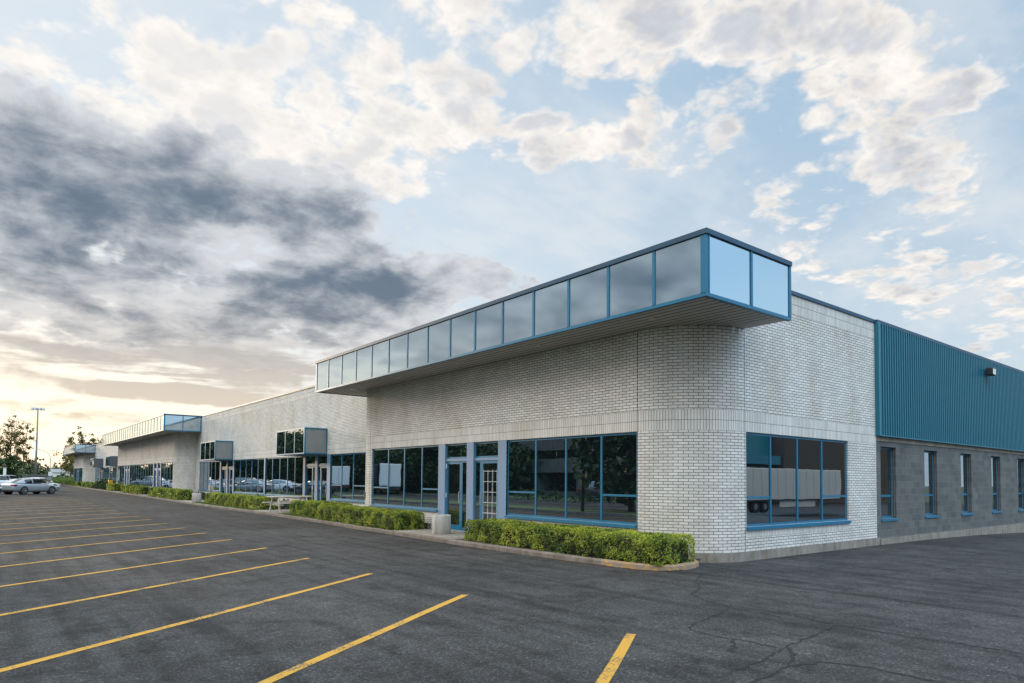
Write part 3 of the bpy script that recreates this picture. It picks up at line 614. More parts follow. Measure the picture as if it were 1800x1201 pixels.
# ---------------------------------------------------------------- ground
def gz(x, y):
    """height of the paved lot: it dips gently away along the side of the building"""
    return -min(1.15, .0012 * max(0.0, x - 20) ** 2) if y < 9 else 0.0
def asphalt_material():
    M = NM('old_asphalt'); p = M.geo()
    a = M.ramp(M.noise(.35, 7, .6, p), [(.3, (.026, .0246, .024)), (.7, (.053, .0505, .0485))])
    b = M.ramp(M.noise(75, 4, .75, p), [(.30, .30), (.5, 1.0), (.64, 1.6), (.76, 4.2)])
    b2 = M.ramp(M.noise(210, 2, .6, p), [(.35, .45), (.65, 1.55)])
    vo = M.n('TexVoronoi'); M.set(vo.inputs['Vector'], p); vo.inputs['Scale'].default_value = 62; vc = M.sep(vo.outputs['Color'])[0]
    vg = M.ramp(vc, [(.0, .35), (.30, .75), (.70, 1.05), (.86, 1.5), (.97, 3.4)]); b = M.mix(.7, b, vg, 'MULTIPLY')
    gr = M.ramp(M.noise(24, 4, .7, p), [(.32, .55), (.5, 1.0), (.7, 1.6)]); b2 = M.mix(.8, b2, gr, 'MULTIPLY')
    d = M.ramp(M.noise(1.7, 6, .65, M.scale(p, (1, 1.0, 1)), dist=.6), [(.34, .55), (.5, 1.0), (.72, 1.22)])
    x, y, z = M.sep(p)[0:3]
    tr = M.ramp(M.noise(1.1, 5, .6, M.scale(p, (3.2, .16, 1))), [(.38, .66), (.52, 1.0), (.7, 1.12)])       # wheel tracks along the aisle
    seam = M.math('LESS_THAN', M.math('MULTIPLY_ADD', M.noise(.5, 4, .5, p), 1.2, M.math('MULTIPLY_ADD', x, .11, y)), 23.8)
    col = M.mix(1, M.mix(1, M.mix(1, M.mix(.8, a, b, 'MULTIPLY'), b2, 'MULTIPLY'), d, 'MULTIPLY'), tr, 'MULTIPLY')
    col = M.mix(1, col, M.mix(seam, (.80, .78, .78), (1.0, 1.0, 1.02)), 'MULTIPLY')
    M.P(Base_Color=col, Roughness=M.ramp(M.noise(3, 5, .6, p), [(.3, .72), (.7, .9)])); M.b.inputs['Specular IOR Level'].default_value = .22
    M.bump(M.math('MULTIPLY_ADD', M.noise(90, 3, .7, p), 1.0, M.math('MULTIPLY', M.noise(4, 4, .6, p), .8)), .55, .012); return M.m
mats['asphalt'] = asphalt_material()
def line_material():
    M = NM('worn_yellow_line'); p = M.geo()
    f = M.ramp(M.math('MULTIPLY_ADD', M.noise(2.2, 5, .7, p), .55, M.math('MULTIPLY', M.noise(30, 6, .78, p), .72)), [(.53, 0.0), (.61, 1.0)])
    n = M.noise(140, 3, .6, p); M.P(Base_Color=M.mix(f, (.06, .055, .05), M.mix(n, (.38, .19, .018), (.52, .275, .03))), Roughness=.8); M.bump(M.noise(90, 3, .7, p), .4, .01); return M.m
mats['line'] = line_material()
mats['crack'] = simple('crack_filler', (.007, .007, .007), .95)
def ground_mat(name, c0, c1, sc=2.0, rough=.95):
    M = NM(name); p = M.geo(); M.P(Base_Color=M.mix(1, M.ramp(M.noise(sc, 8, .68, p), [(.3, c0), (.7, c1)]), M.ramp(M.noise(40, 4, .7, p), [(.3, .6), (.7, 1.3)]), 'MULTIPLY'), Roughness=rough); M.bump(M.noise(25, 5, .7, p), .6, .04); return M.m
mats['earth'] = ground_mat('dry_grass_ground', (.045, .055, .022), (.09, .10, .04), .2)
mats['soil'] = ground_mat('bed_soil', (.030, .024, .018), (.07, .055, .042), 3)
mats['lawn'] = ground_mat('lawn', (.045, .085, .02), (.09, .14, .035), 1.5)
g = MB(); g.face([(-900, -900, -1.6), (900, -900, -1.6), (900, 1200, -1.6), (-900, 1200, -1.6)]); tag(g.build('ground', mats['earth']), kind='structure')
lot = MB(); xs = [-.6, 3, 6, 9, 12, 16, 20, 24, 28, 32, 36, 40, 45, 50, 56, 62, 75, 110]; ys = [-45, -25, -18, -12, -6, 0, 4, 8.6]
for a, b in zip(xs, xs[1:]):
    for c, d in zip(ys, ys[1:]): lot.face([(a, c, gz(a, 0)), (b, c, gz(b, 0)), (b, d, gz(b, 0)), (a, d, gz(a, 0))])
for a, b in zip([-.6, 3, 6, 10.4], [3, 6, 10.4]): 
    for c, d in zip([8.6, 20, 50, 90, 140], [20, 50, 90, 140]): lot.face([(a, c, 0), (b, c, 0), (b, d, 0), (a, d, 0)])
lot.face([(-6, 140, 0), (40, 140, 0), (40, 160, 0), (-6, 160, 0)]); lot.face([(10.4, 8.6, 0), (13.3, 8.6, 0), (13.3, 10.5, 0), (10.4, 10.5, 0)])
lot = tag(lot.build('parking_lot', mats['asphalt']), kind='structure')
def on_lot(mb, name, mt_): return mb.build(name, mt_, lot)
ends = [(5.84, 5.10), (5.74, 8.29), (5.60, 11.11), (5.55, 13.98), (5.50, 16.56), (5.45, 19.30), (5.40, 21.9), (5.35, 24.4), (5.3, 27.0), (5.25, 29.7), (5.25, 32.4), (5.25, 35.5), (5.25, 38.6), (5.25, 41.8), (5.25, 45.0), (5.25, 48.2), (5.25, 51.4), (5.25, 54.6), (5.25, 57.8), (5.25, 61.0), (5.25, 64.2)]
ends += [(5.86, 2.2)]
for (x, y) in ends:
    lm = MB(); dx, dy = -.832, -.555; L = 7.1; n = 10; w = .056
    for k in range(n):
        q0, q1 = L * k / n, L * (k + 1) / n; j = lambda q: .005 * math.sin(q * 2.3 + y)
        def pt(q, s): return (x + dx * q - dy * (s * w + j(q)) + (.09 * s if q == 0 else 0) * .0, y + dy * q + dx * (s * w + j(q)), .004)
        lm.face([pt(q0, -1), pt(q0, 1), pt(q1, 1), pt(q1, -1)])
    on_lot(lm, 'parking_line', mats['line'])
rc = random.Random(3)
for L in CRACKS:
    cm = MB(); P = []
    for a, b in zip(L, L[1:]):
        n = max(2, int(math.hypot(b[0] - a[0], b[1] - a[1]) / .07))
        for k in range(n):
            t = k / n; P.append((a[0] + (b[0] - a[0]) * t + rc.uniform(-.028, .028), a[1] + (b[1] - a[1]) * t + rc.uniform(-.022, .022)))
    P.append(L[-1]); W = [rc.uniform(.008, .024) * (1 if 0 < i < len(P) - 1 else .2) for i in range(len(P))]
    for i in range(len(P) - 1):
        a, b = P[i], P[i + 1]; l = math.hypot(b[0] - a[0], b[1] - a[1]) or 1; nx, ny = -(b[1] - a[1]) / l, (b[0] - a[0]) / l
        cm.face([(a[0] - nx * W[i], a[1] - ny * W[i], .003), (a[0] + nx * W[i], a[1] + ny * W[i], .003), (b[0] + nx * W[i + 1], b[1] + ny * W[i + 1], .003), (b[0] - nx * W[i + 1], b[1] - ny * W[i + 1], .003)])
    on_lot(cm, 'crack', mats['crack'])
# kerb along the planting strip
KP = [(12.02, 8.80), (11.85, 8.55), (11.6, 8.32), (11.25, 8.17), (10.9, 8.12), (10.55, 8.16), (10.3, 8.34), (10.15, 8.62), (10.08, 9.0), (10.03, 9.6), (9.95, 10.6), (9.88, 12.5), (9.86, 14.7), (9.92, 18), (9.97, 21), (10.15, 24), (10.2, 27), (10.2, 30), (10.15, 35), (10.05, 43), (10.12, 48), (10.25, 56), (10.35, 66), (10.4, 80), (10.4, 100), (10.4, 140)]
def kerb_run(P, name):
    mb = MB(); prof = [(0, -.05), (.012, .085), (.035, .105), (.14, .112), (.155, .10), (.155, -.05)]
    n = len(P); ring = []
    for i, p in enumerate(P):
        a, b = P[max(i - 1, 0)], P[min(i + 1, n - 1)]; l = math.hypot(b[0] - a[0], b[1] - a[1]); nx, ny = (b[1] - a[1]) / l, -(b[0] - a[0]) / l
        j = rc.uniform(-.008, .008); ring.append([(p[0] + nx * (d + j), p[1] + ny * (d + j), z + (rc.uniform(-.006, .006) if z > 0 else 0)) for d, z in prof])
    for i in range(n - 1):
        for k in range(len(prof) - 1):
            mb.face([ring[i][k], ring[i + 1][k], ring[i + 1][k + 1], ring[i][k + 1]], 1 if P[i][1] < 9.5 else 0)
    for q in (ring[0], ring[-1]): mb.face(q)
    return tag(mb.build(name, [mats['kerb'], mats['kerb_yellow']]), kind='structure')
def dense(P, st=.45):
    out = []
    for a, b in zip(P, P[1:]):
        n = max(1, int(math.hypot(b[0] - a[0], b[1] - a[1]) / st)) if a[1] < 60 else 4
        out += [(a[0] + (b[0] - a[0]) * k / n, a[1] + (b[1] - a[1]) * k / n) for k in range(n)]
    return out + [P[-1]]
kerb_run(dense(KP), 'kerb')
bed = MB()
for a, b in zip(KP[7:], KP[8:]): bed.face([(a[0] + .14, a[1], .088), (13.0, a[1], .088), (13.0, b[1], .088), (b[0] + .14, b[1], .088)])
bed.face([(10.2, 8.62, .088), (10.4, 8.38, .088), (10.62, 8.25, .088), (11.25, 8.28, .088), (11.55, 8.42, .088), (11.78, 8.62, .088)])
bed.face([(10.2, 8.62, .088), (11.78, 8.62, .088), (11.95, 8.85, .088), (12.3, 9.02, .088), (10.2, 9.02, .088)])
tag(bed.build('planting_bed', mats['soil']), kind='structure')
for y0, y1, x0 in ((15.05, 18.45, 10.0), (29.75, 33.3, 10.3), (45.2, 48.8, 10.2), (61.4, 65.2, 10.45), (76.8, 80.6, 10.5)): pv = MB(); pv.box(x0 + .01, 12.9 if 25 < y0 < 50 else 11.42, y0, y1, .02, .118); tag(pv.build('pavement', mats['concrete']), kind='structure')
# ---------------------------------------------------------------- leaves
def leaf_mat(name, stops, rough=.55, trans=.25):
    M = NM(name); at = M.n('Attribute', attribute_name='rnd'); c = M.ramp(at.outputs['Fac'], stops)
    M.P(Base_Color=c, Roughness=rough); M.b.inputs['Specular IOR Level'].default_value = .3
    t = M.n('BsdfTranslucent'); M.set(t.inputs[0], c); mx = M.n('MixShader'); mx.inputs[0].default_value = trans
    M.nt.links.new(M.b.outputs[0], mx.inputs[1]); M.nt.links.new(t.outputs[0], mx.inputs[2]); M.nt.links.new(mx.outputs[0], M.out.inputs[0]); return M.m
mats['hedge'] = leaf_mat('hedge_leaves', [(0, (.022, .045, .010)), (.24, (.090, .150, .018)), (.52, (.24, .305, .032)), (1, (.52, .50, .06))])
mats['juniper'] = leaf_mat('dark_shrub_leaves', [(0, (.012, .028, .012)), (.6, (.03, .06, .02)), (1, (.06, .10, .03))])
mats['tree'] = leaf_mat('tree_leaves', [(0, (.016, .032, .010)), (.5, (.032, .058, .016)), (1, (.07, .10, .028))], trans=.02)
mats['sparse'] = leaf_mat('backlit_tree_leaves', [(0, (.045, .045, .014)), (.5, (.11, .10, .028)), (1, (.22, .18, .05))], trans=.5)
mats['russet'] = leaf_mat('russet_leaves', [(0, (.05, .018, .010)), (.6, (.12, .045, .02)), (1, (.17, .10, .03))])
mats['grass'] = leaf_mat('grass_blades', [(0, (.04, .075, .015)), (.5, (.09, .15, .03)), (1, (.20, .24, .06))])
mats['bark'] = simple('bark', (.085, .07, .058), .9, var=.4, scale=5, bump=.4)
mats['twigs'] = simple('hedge_inner_twigs', (.030, .024, .015), .95, var=.4, scale=14)
def leaf(mb, p, n, s, rnd, rg, asp=.55):
    t = Vector((rg.gauss(0, 1), rg.gauss(0, 1), rg.gauss(0, 1))); t = (t - n * t.dot(n))
    if t.length < 1e-4: return
    t.normalize(); b = n.cross(t); L, W = s * .5, s * .5 * asp
    mb.face([p - t * L, p + b * W, p + t * L, p - b * W], 0, None, rnd)
def hedge(x0, x1, y0, y1, z0, z1, dens, size, label, seed=0, mat='hedge', name='hedge', cat='hedge', group='clipped hedges in front of the building', rnd0=0.0):
    rg = random.Random(seed + 11); mb = MB(); from_n = __import__('mathutils').noise
    o_ = Vector((seed * 3.1, seed * 1.7, 0))
    L, W, H = y1 - y0, x1 - x0, z1 - z0
    faces = [('top', L * W), ('f', L * H), ('n', W * H), ('e', W * H), ('b', L * H * .5)]
    for nm, area in faces:
        for _ in range(int(area * dens)):
            u, v = rg.random(), rg.random(); dp = abs(rg.gauss(0, .05)) - .02
            if nm == 'top': p = Vector((x0 + W * u, y0 + L * v, z1 - dp)); n = Vector((0, 0, 1))
            elif nm == 'f': p = Vector((x0 + dp, y0 + L * u, z0 + H * v)); n = Vector((-1, 0, 0))
            elif nm == 'b': p = Vector((x1 - dp, y0 + L * u, z0 + H * v)); n = Vector((1, 0, 0))
            elif nm == 'n': p = Vector((x0 + W * u, y0 + dp, z0 + H * v)); n = Vector((0, -1, 0))
            else: p = Vector((x0 + W * u, y1 - dp, z0 + H * v)); n = Vector((0, 1, 0))
            # rounded shoulders and a wavy clipped outline
            r = .16; cx = min(max(p.x, x0 + r), x1 - r); cy = min(max(p.y, y0 + r), y1 - r); cz = min(p.z, z1 - r)
            dv = p - Vector((cx, cy, cz))
            if dv.length > r: p = Vector((cx, cy, cz)) + dv * (r / dv.length) * rg.uniform(.86, 1.0)
            nz = from_n.noise((p + o_) * 2.6); nz2 = from_n.noise((p + o_) * 6.5)
            if nm != 'top' and nz2 < -.18 and rg.random() < .8: continue
            if nm == 'top' and nz2 < -.40 and rg.random() < .5: continue
            p += n * (nz * .05 + nz2 * .035)
            nn = (n * .8 + Vector((rg.gauss(0, .6), rg.gauss(0, .6), rg.gauss(0, .6) + .25))).normalized()
            leaf(mb, p, nn, size * rg.uniform(.6, 1.25), min(1, max(0, rnd0 + .42 + .55 * nz + rg.gauss(0, .2))), rg)
    o = mb.build(name, mats[mat], attr=True); tag(o, label, cat, group)
    co = MB(); i_ = .10; co.box(x0 + i_, x1 - i_, y0 + i_, y1 - i_, z0, z1 - i_); c = co.build('branches', mats['twigs'], o, bevel=.08)
    # short woody stems under the foliage
    return o
H = 'clipped hedges in front of the building'
hedge(10.24, 11.45, 8.26, 14.95, .10, .64, 3700, .040, 'clipped green hedge at the building corner, nearest the yellow painted kerb', 1)
hedge(10.20, 11.25, 18.5, 25.0, .10, .68, 2600, .046, 'clipped green hedge under the mirrored canopy, to the left of the near concrete planter', 2)
hedge(10.75, 11.95, 25.3, 29.5, .10, .70, 1700, .056, 'short clipped hedge standing between the picnic table and a longer hedge', 3)
hedge(10.75, 11.75, 33.4, 44.3, .10, .72, 1100, .066, 'long bright hedge between the picnic table and the far concrete planter', 4)
hedge(10.55, 11.35, 49.6, 55.8, .10, .80, 330, .13, 'clipped hedge beside the far concrete planter, in front of a rounded brick corner', 5)
hedge(10.55, 11.35, 56.4, 61.2, .10, .80, 330, .13, 'short clipped hedge in front of the second bay, right of its doorway', 6)
hedge(10.65, 11.35, 65.4, 76.2, .10, .82, 220, .15, 'clipped hedge in front of the second bay, left of its doorway', 7)
hedge(10.65, 11.40, 80.8, 86.5, .10, .85, 200, .16, 'clipped hedge next to the yellow box by the second bay', 8)
hedge(10.75, 11.75, 100, 112, .10, .8, 110, .2, 'low dark hedge beside the russet bush near the far bay', 9, rnd0=-.2)
hedge(10.65, 11.35, 116, 136, .10, .75, 90, .22, 'farthest low hedge, in front of the last brick bay', 10, rnd0=-.2)
J = 'dark spreading shrubs against the wall'
def shrub_patch(x0, x1, y0, y1, h, n, size, label, seed, mat='juniper', cat='shrub', group=J, spiky=True, name='shrub'):
    rg = random.Random(seed); mb = MB(); from_n = __import__('mathutils').noise
    for _ in range(n):
        u, v = rg.uniform(x0, x1), rg.uniform(y0, y1); e = max(0, 1 - ((u - (x0 + x1) / 2) / ((x1 - x0) / 2)) ** 4) * max(0, 1 - ((v - (y0 + y1) / 2) / ((y1 - y0) / 2)) ** 6)
        hh = h * (.65 + .5 * from_n.noise(Vector((u * 3, v * 2.2, seed)))) * (.4 + .6 * e)
        z = .10 + hh * rg.random() ** .45
        nn = Vector((rg.gauss(0, 1), rg.gauss(0, 1), rg.gauss(0, .35 if spiky else .8))).normalized()
        leaf(mb, Vector((u, v, z)), nn, size * rg.uniform(.6, 1.4), rg.random(), rg, .4)
    o = tag(mb.build(name, mats[mat], attr=True), label, cat, group)
    return o
shrub_patch(11.9, 12.72, 25.6, 29.6, .62, 5200, .08, 'dark spreading shrub below the windows right of the picnic table', 21)
shrub_patch(11.45, 11.9, 10.0, 14.3, .58, 1500, .07, 'dark twiggy shrub row between the corner hedge and the white brick', 22)
shrub_patch(11.95, 12.7, 33.6, 43.5, .66, 4200, .10, 'dark shrub row behind the long bright hedge left of the picnic table', 23)
shrub_patch(11.3, 11.5, 18.6, 22.6, .60, 1500, .07, 'dark shrub strip behind the hedge under the mirrored canopy', 24)
shrub_patch(12.0, 12.7, 48.9, 54.0, .62, 1200, .13, 'dark shrub below the covered windows behind the far planter', 25)
shrub_patch(10.6, 12.0, 87.5, 97.5, 1.55, 2600, .24, 'tall dark bush at the left of the yellow box', 26, group=None, spiky=False, name='bush', cat='bush')
shrub_patch(10.7, 11.5, 97.9, 100.2, 1.0, 700, .18, 'small russet brown bush beyond the tall dark bush', 27, mat='russet', group=None, spiky=False, name='bush', cat='bush')
# grass strips
def grass(x0, x1, y0, y1, n, seed, name='grass', hgt=.05):
    rg = random.Random(seed); mb = MB()
    mb.face([(x0, y0, .097), (x1, y0, .097), (x1, y1, .097), (x0, y1, .097)], 1)
    for _ in range(n):
        p = Vector((rg.uniform(x0, x1), rg.uniform(y0, y1), .097)); a = rg.uniform(0, 2 * PI); w = Vector((math.cos(a), math.sin(a), 0)) * rg.uniform(.006, .012); t = Vector((rg.gauss(0, .02), rg.gauss(0, .02), hgt * rg.uniform(.5, 1.4)))
        mb.face([p - w, p + w, p + t], 0, None, rg.random())
    return tag(mb.build(name, [mats['grass'], mats['lawn']], attr=True), kind='stuff')
grass(10.3, 10.75, 23.6, 29.6, 5200, 1); grass(10.3, 10.8, 33.4, 44.8, 5000, 2); grass(10.33, 10.55, 49.0, 61, 2500, 3)
# ---------------------------------------------------------------- small things by the doors
def planter(x, y, label):
    mb = MB(); mb.lathe([(0, .0), (.268, .0), (.275, .015), (.275, .535), (.262, .55), (.215, .55), (.205, .53), (.205, .46), (0, .46)], (0, 0, 0), 48)
    o = mb.build('concrete_planter', mats['smooth_concrete'], smooth=False); o.location = (x, y, .124)
    for p in o.data.polygons: p.use_smooth = abs(p.normal.z) < .3
    s = MB(); s.lathe([(0, .47), (.2, .465)], (0, 0, 0), 24); s.build('soil', mats['soil'], o)
    return tag(o, label, 'planter')
planter(10.70, 16.72, 'round pale concrete planter beside the blue glazed entrance under the canopy')
planter(10.66, 45.7, 'round pale concrete planter at the left end of the long bright hedge')
t = empty('picnic_table', (11.15, 30.55, .124), math.radians(3)); tag(t, 'weathered grey picnic table with attached benches beside the hedges', 'picnic table')
mb = MB()
for k in range(5): mb.box(-.95, .95, -.37 + k * .15, -.235 + k * .15, .70, .745)
mb.build('table_top', mats['timber'], t, bevel=.006)
for s in (-1, 1):
    mb = MB(); mb.box(-.95, .95, s * .72 - .14, s * .72 - .005, .42, .46); mb.box(-.95, .95, s * .72 + .005, s * .72 + .14, .42, .46); mb.build('bench', mats['timber'], t, bevel=.006)
for s in (-1, 1):
    for q in (-1, 1):
        mb = MB(); X = s * .68; T = Matrix.Translation((X, 0, 0)); mb.mesh([(X - .02, q * .58, 0), (X + .02, q * .58, 0), (X + .02, q * .70, 0), (X - .02, q * .70, 0), (X - .02, q * .22, .70), (X + .02, q * .22, .70), (X + .02, q * .34, .70), (X - .02, q * .34, .70)], [(0, 1, 2, 3), (4, 5, 6, 7), (0, 1, 5, 4), (1, 2, 6, 5), (2, 3, 7, 6), (3, 0, 4, 7)]); mb.build('leg', mats['timber'], t)
    mb = MB(); mb.box(s * .66 - .02, s * .66 + .02, -.86, .86, .33, .415); mb.build('cross_brace', mats['timber'], t); mb = MB(); mb.box(s * .66 - .02, s * .66 + .02, -.36, .36, .61, .695); mb.build('cross_brace', mats['timber'], t)
u = empty('utility_post', (11.35, 45.05, .12)); tag(u, 'grey steel box on a short post in front of the farther recessed doors', 'post')
mb = MB(); mb.tube([(0, 0, 0), (0, 0, .78)], .05, 10); mb.build('post', mats['steel'], u); mb = MB(); mb.box(-.12, .12, -.16, .16, .72, 1.06); mb.build('box', mats['smooth_concrete'], u, bevel=.015)
mb = MB(); mb.box(-.21, .21, -.3, .3, 0, 1.05); mb.box(-.23, .23, -.32, .32, 1.05, 1.12); yb = mb.build('utility_box', mats['yellow'], bevel=.03); yb.location = (11.3, 88.4, .1); tag(yb, 'bright yellow metal box standing behind the hedge by the second bay', 'utility box')
mb = MB(); mb.box(-.235, -.212, -.22, .22, .15, .9); mb.build('door_panel', mats['yellow'], yb)

# ---------------------------------------------------------------- cars
def car_paint(name, c, metal=.0):
    M = NM(name); M.P(Base_Color=c, Roughness=.35, Metallic=metal); M.b.inputs['Coat Weight'].default_value = .9; M.b.inputs['Coat Roughness'].default_value = .04; return M.m
paints = {'silver': car_paint('silver_paint', (.42, .45, .48), .55), 'white': car_paint('white_car_paint', (.72, .73, .74)), 'dark': car_paint('dark_paint', (.02, .022, .026)), 'red': car_paint('dark_red_paint', (.16, .02, .02)), 'blue': car_paint('blue_car_paint', (.03, .07, .16))}
mats['carglass'] = glass_material('car_glass', (.01, .012, .014), .12, (1, 1, 1))
mats['tyre'] = simple('tyre_rubber', (.018, .018, .018), .85); mats['rim'] = simple('alloy_rim', (.33, .33, .34), .35, metal=.7)
mats['tail'] = simple('tail_lens', (.30, .015, .012), .25); mats['headl'] = simple('head_lens', (.65, .66, .68), .12)
BODY = {'sedan': dict(L=4.85, W=.915, st=[(-2.42, .42, .74, .80), (-2.36, .30, .96, .90), (-2.0, .24, 1.03, .965), (-1.45, .22, 1.02, 1.0), (-.6, .20, .985, 1.0), (.4, .20, .955, 1.0), (1.0, .20, .935, 1.0), (1.55, .22, .86, .985), (2.05, .22, .78, .94), (2.33, .25, .68, .84), (2.42, .34, .58, .72)],
                      cab=[(-1.95, 1.03, 0), (-1.25, 1.37, 1), (-.55, 1.45, 1), (-.45, 1.455, 1), (.15, 1.455, 1), (.42, 1.42, 1), (1.22, .94, 0)], wh=.335, ax=(-1.4, 1.42)),
        'suv': dict(L=4.7, W=.93, st=[(-2.34, .48, .95, .86), (-2.28, .36, 1.10, .94), (-1.9, .30, 1.13, .98), (-1.4, .28, 1.13, 1.0), (-.5, .26, 1.10, 1.0), (.5, .26, 1.07, 1.0), (1.0, .26, 1.05, 1.0), (1.5, .28, 1.02, .985), (2.0, .28, .96, .95), (2.25, .32, .86, .87), (2.35, .42, .72, .78)],
                    cab=[(-2.22, 1.10, 0), (-1.85, 1.60, 1), (-1.0, 1.68, 1), (-.9, 1.68, 1), (-.1, 1.68, 1), (.25, 1.63, 1), (1.1, 1.05, 0)], wh=.37, ax=(-1.4, 1.42))}
def car(kind, paint, label, loc, rz, group='parked cars'):
    K = BODY[kind]; W = K['W']; r = empty('parked_car', loc, rz); tag(r, label, 'car', group); pm = paints[paint]
    mb = MB(); rings = []
    for x, zl, zt, wf in K['st']:
        w = W * wf; h = zt - zl
        half = [(0, zl), (w * .86, zl), (w * .97, zl + .10 * h), (w, zl + .38 * h), (w * .985, zl + .66 * h), (w * .93, zt - .09 * h), (w * .80, zt - .01), (w * .4, zt + .018), (0, zt + .022)]
        rings.append([(x, y, z) for y, z in half] + [(x, -y, z) for y, z in half[-2:0:-1]])
    n = len(rings[0]); vs = [p for q in rings for p in q]; fs = []
    for i in range(len(rings) - 1):
        for k in range(n): k2 = (k + 1) % n; fs.append((i * n + k, i * n + k2, (i + 1) * n + k2, (i + 1) * n + k))
    fs.append(tuple(range(n))[::-1]); fs.append(tuple((len(rings) - 1) * n + k for k in range(n))); mb.mesh(vs, fs)
    body = mb.build('body', pm, r, smooth=True); sub = body.modifiers.new('sub', 'SUBSURF'); sub.levels = sub.render_levels = 1
    cb = K['cab']; R_ = []
    for x, z, up in cb:
        if up: R_.append([(x, W * .90, min(z - .36, 1.0 if kind == 'sedan' else 1.12)), (x, W * .74, z - .075), (x, W * .60, z - .012), (x, 0, z + .012)])
        else: R_.append([(x, W * .84, z - .01), (x, W * .80, z + .004), (x, W * .55, z + .015), (x, 0, z + .02)])
    rf = MB(); sg = [MB(), MB()]; ws = MB(); bk = MB()
    for i in range(len(R_) - 1):
        a, b = R_[i], R_[i + 1]
        for s in (1, -1):
            m_ = lambda p: (p[0], p[1] * s, p[2])
            thin = abs(b[0][0] - a[0][0]) < .15
            tgt = rf if (thin or i == 0 and kind == 'sedan') else sg[0 if s > 0 else 1]
            tgt.face([m_(a[0]), m_(b[0]), m_(b[1]), m_(a[1])])
            top = rf
            if i == 0: top = bk
            if i == len(R_) - 2: top = ws
            rf.face([m_(a[1]), m_(b[1]), m_(b[2]), m_(a[2])]); top.face([m_(a[2]), m_(b[2]), m_(b[3]), m_(a[3])])
    rf.build('roof', pm, r, smooth=True)
    for g in sg: g.build('side_window', mats['carglass'], r)
    ws.build('windscreen', mats['carglass'], r, smooth=True); bk.build('rear_window', mats['carglass'], r, smooth=True)
    wh = K['wh']
    for ax in K['ax']:
        for s in (1, -1):
            y = s * (W - .10); t_ = MB(); ar = MB()
            ar.tube([(ax, y - s * .16, wh + .02), (ax, y + s * .098, wh + .02)], wh + .055, 24); ar.build('wheel_arch', mats['black'], r)
            t_.tube([(ax, y - s * .10, wh), (ax, y - s * .09, wh), (ax, y + s * .095, wh), (ax, y + s * .115, wh)], [wh * .9, wh, wh, wh * .9], 24); wo = t_.build('wheel', mats['tyre'], r)
            rm = MB(); rm.tube([(ax, y + s * .10, wh), (ax, y + s * .119, wh)], wh * .16, 10)
            for k in range(5):
                an = 2 * PI * k / 5 + .3; dx, dz = math.cos(an), math.sin(an); rm.tube([(ax, y + s * .117, wh), (ax + dx * wh * .66, y + s * .117, wh + dz * wh * .66)], [.035, .028], 5)
            ring = [(ax + math.cos(2 * PI * k / 20) * wh * .66, y + s * .115, wh + math.sin(2 * PI * k / 20) * wh * .66) for k in range(21)]; rm.tube(ring, .022, 5); rm.build('rim', mats['rim'], wo)
    xr_, zr_ = (-2.36, .84) if kind == 'sedan' else (-2.27, 1.0); xf_, zf_ = (2.18, .66) if kind == 'sedan' else (2.15, .84)
    for s in (1, -1):
        q = MB(); q.box(xr_ - .05, xr_ + .28, s * (W * .93) - .06, s * (W * .93) + .015, zr_ - .07, zr_ + .06); q.box(xr_ - .06, xr_ + .02, s * W * .55, s * W * .92, zr_ - .06, zr_ + .05); q.build('tail_light', mats['tail'], r, bevel=.02)
        q = MB(); q.box(xf_ - .28, xf_ + .08, s * (W * .84) - .08, s * (W * .84) + .05, zf_ - .05, zf_ + .06); q.build('headlight', mats['headl'], r, bevel=.03)
        q = MB(); q.box(.78, .95, s * (W + .02), s * (W + .19), K['cab'][-1][1] + .03, K['cab'][-1][1] + .16); q.build('wing_mirror', pm, r, bevel=.03)
    q = MB(); q.box(-K['L'] / 2 + .0, -K['L'] / 2 + .14, -W * .78, W * .78, .26, .44); q.build('bumper', mats['black'], r, bevel=.04); q = MB(); q.box(K['L'] / 2 - .16, K['L'] / 2 - .02, -W * .62, W * .62, .24, .42); q.build('bumper', mats['black'], r, bevel=.04)
    return r
A42 = math.radians(41)
car('sedan', 'silver', 'silver four-door sedan parked nearest the building, side on', (3.15, 73.7, 0), A42)
car('suv', 'white', 'white sport utility vehicle parked behind the silver sedan at the picture edge', (1.1, 105.5, 0), A42)
car('suv', 'silver', 'pale silver utility vehicle partly hidden beyond the white one', (2.75, 118.0, 0), A42)
car('sedan', 'white', 'white sedan almost hidden behind the silver sedan, only its bonnet showing', (4.35, 88.3, 0), A42)
for k, (x, y, kd, pt_, lb) in enumerate([(-1.2, 66.5, 'sedan', 'dark', 'dark sedan reflected in the second bay windows, nearest of its row'), (-1.4, 78.0, 'sedan', 'white', 'white sedan reflected in the second bay windows'), (-1.2, 85.0, 'sedan', 'silver', 'silver sedan reflected beside the white sedan'), (-1.0, 92.0, 'suv', 'dark', 'dark utility vehicle reflected in the second bay windows'), (-1.0, 99.0, 'sedan', 'red', 'dark red sedan in the reflected row of cars')]):
    car(kd, pt_, lb, (x, y, 0), A42)
car('suv', 'dark', 'dark sport utility vehicle reflected in the large front window, by the office block', (-16.6, 38.6, .02), math.radians(150), 'vehicles on the street')

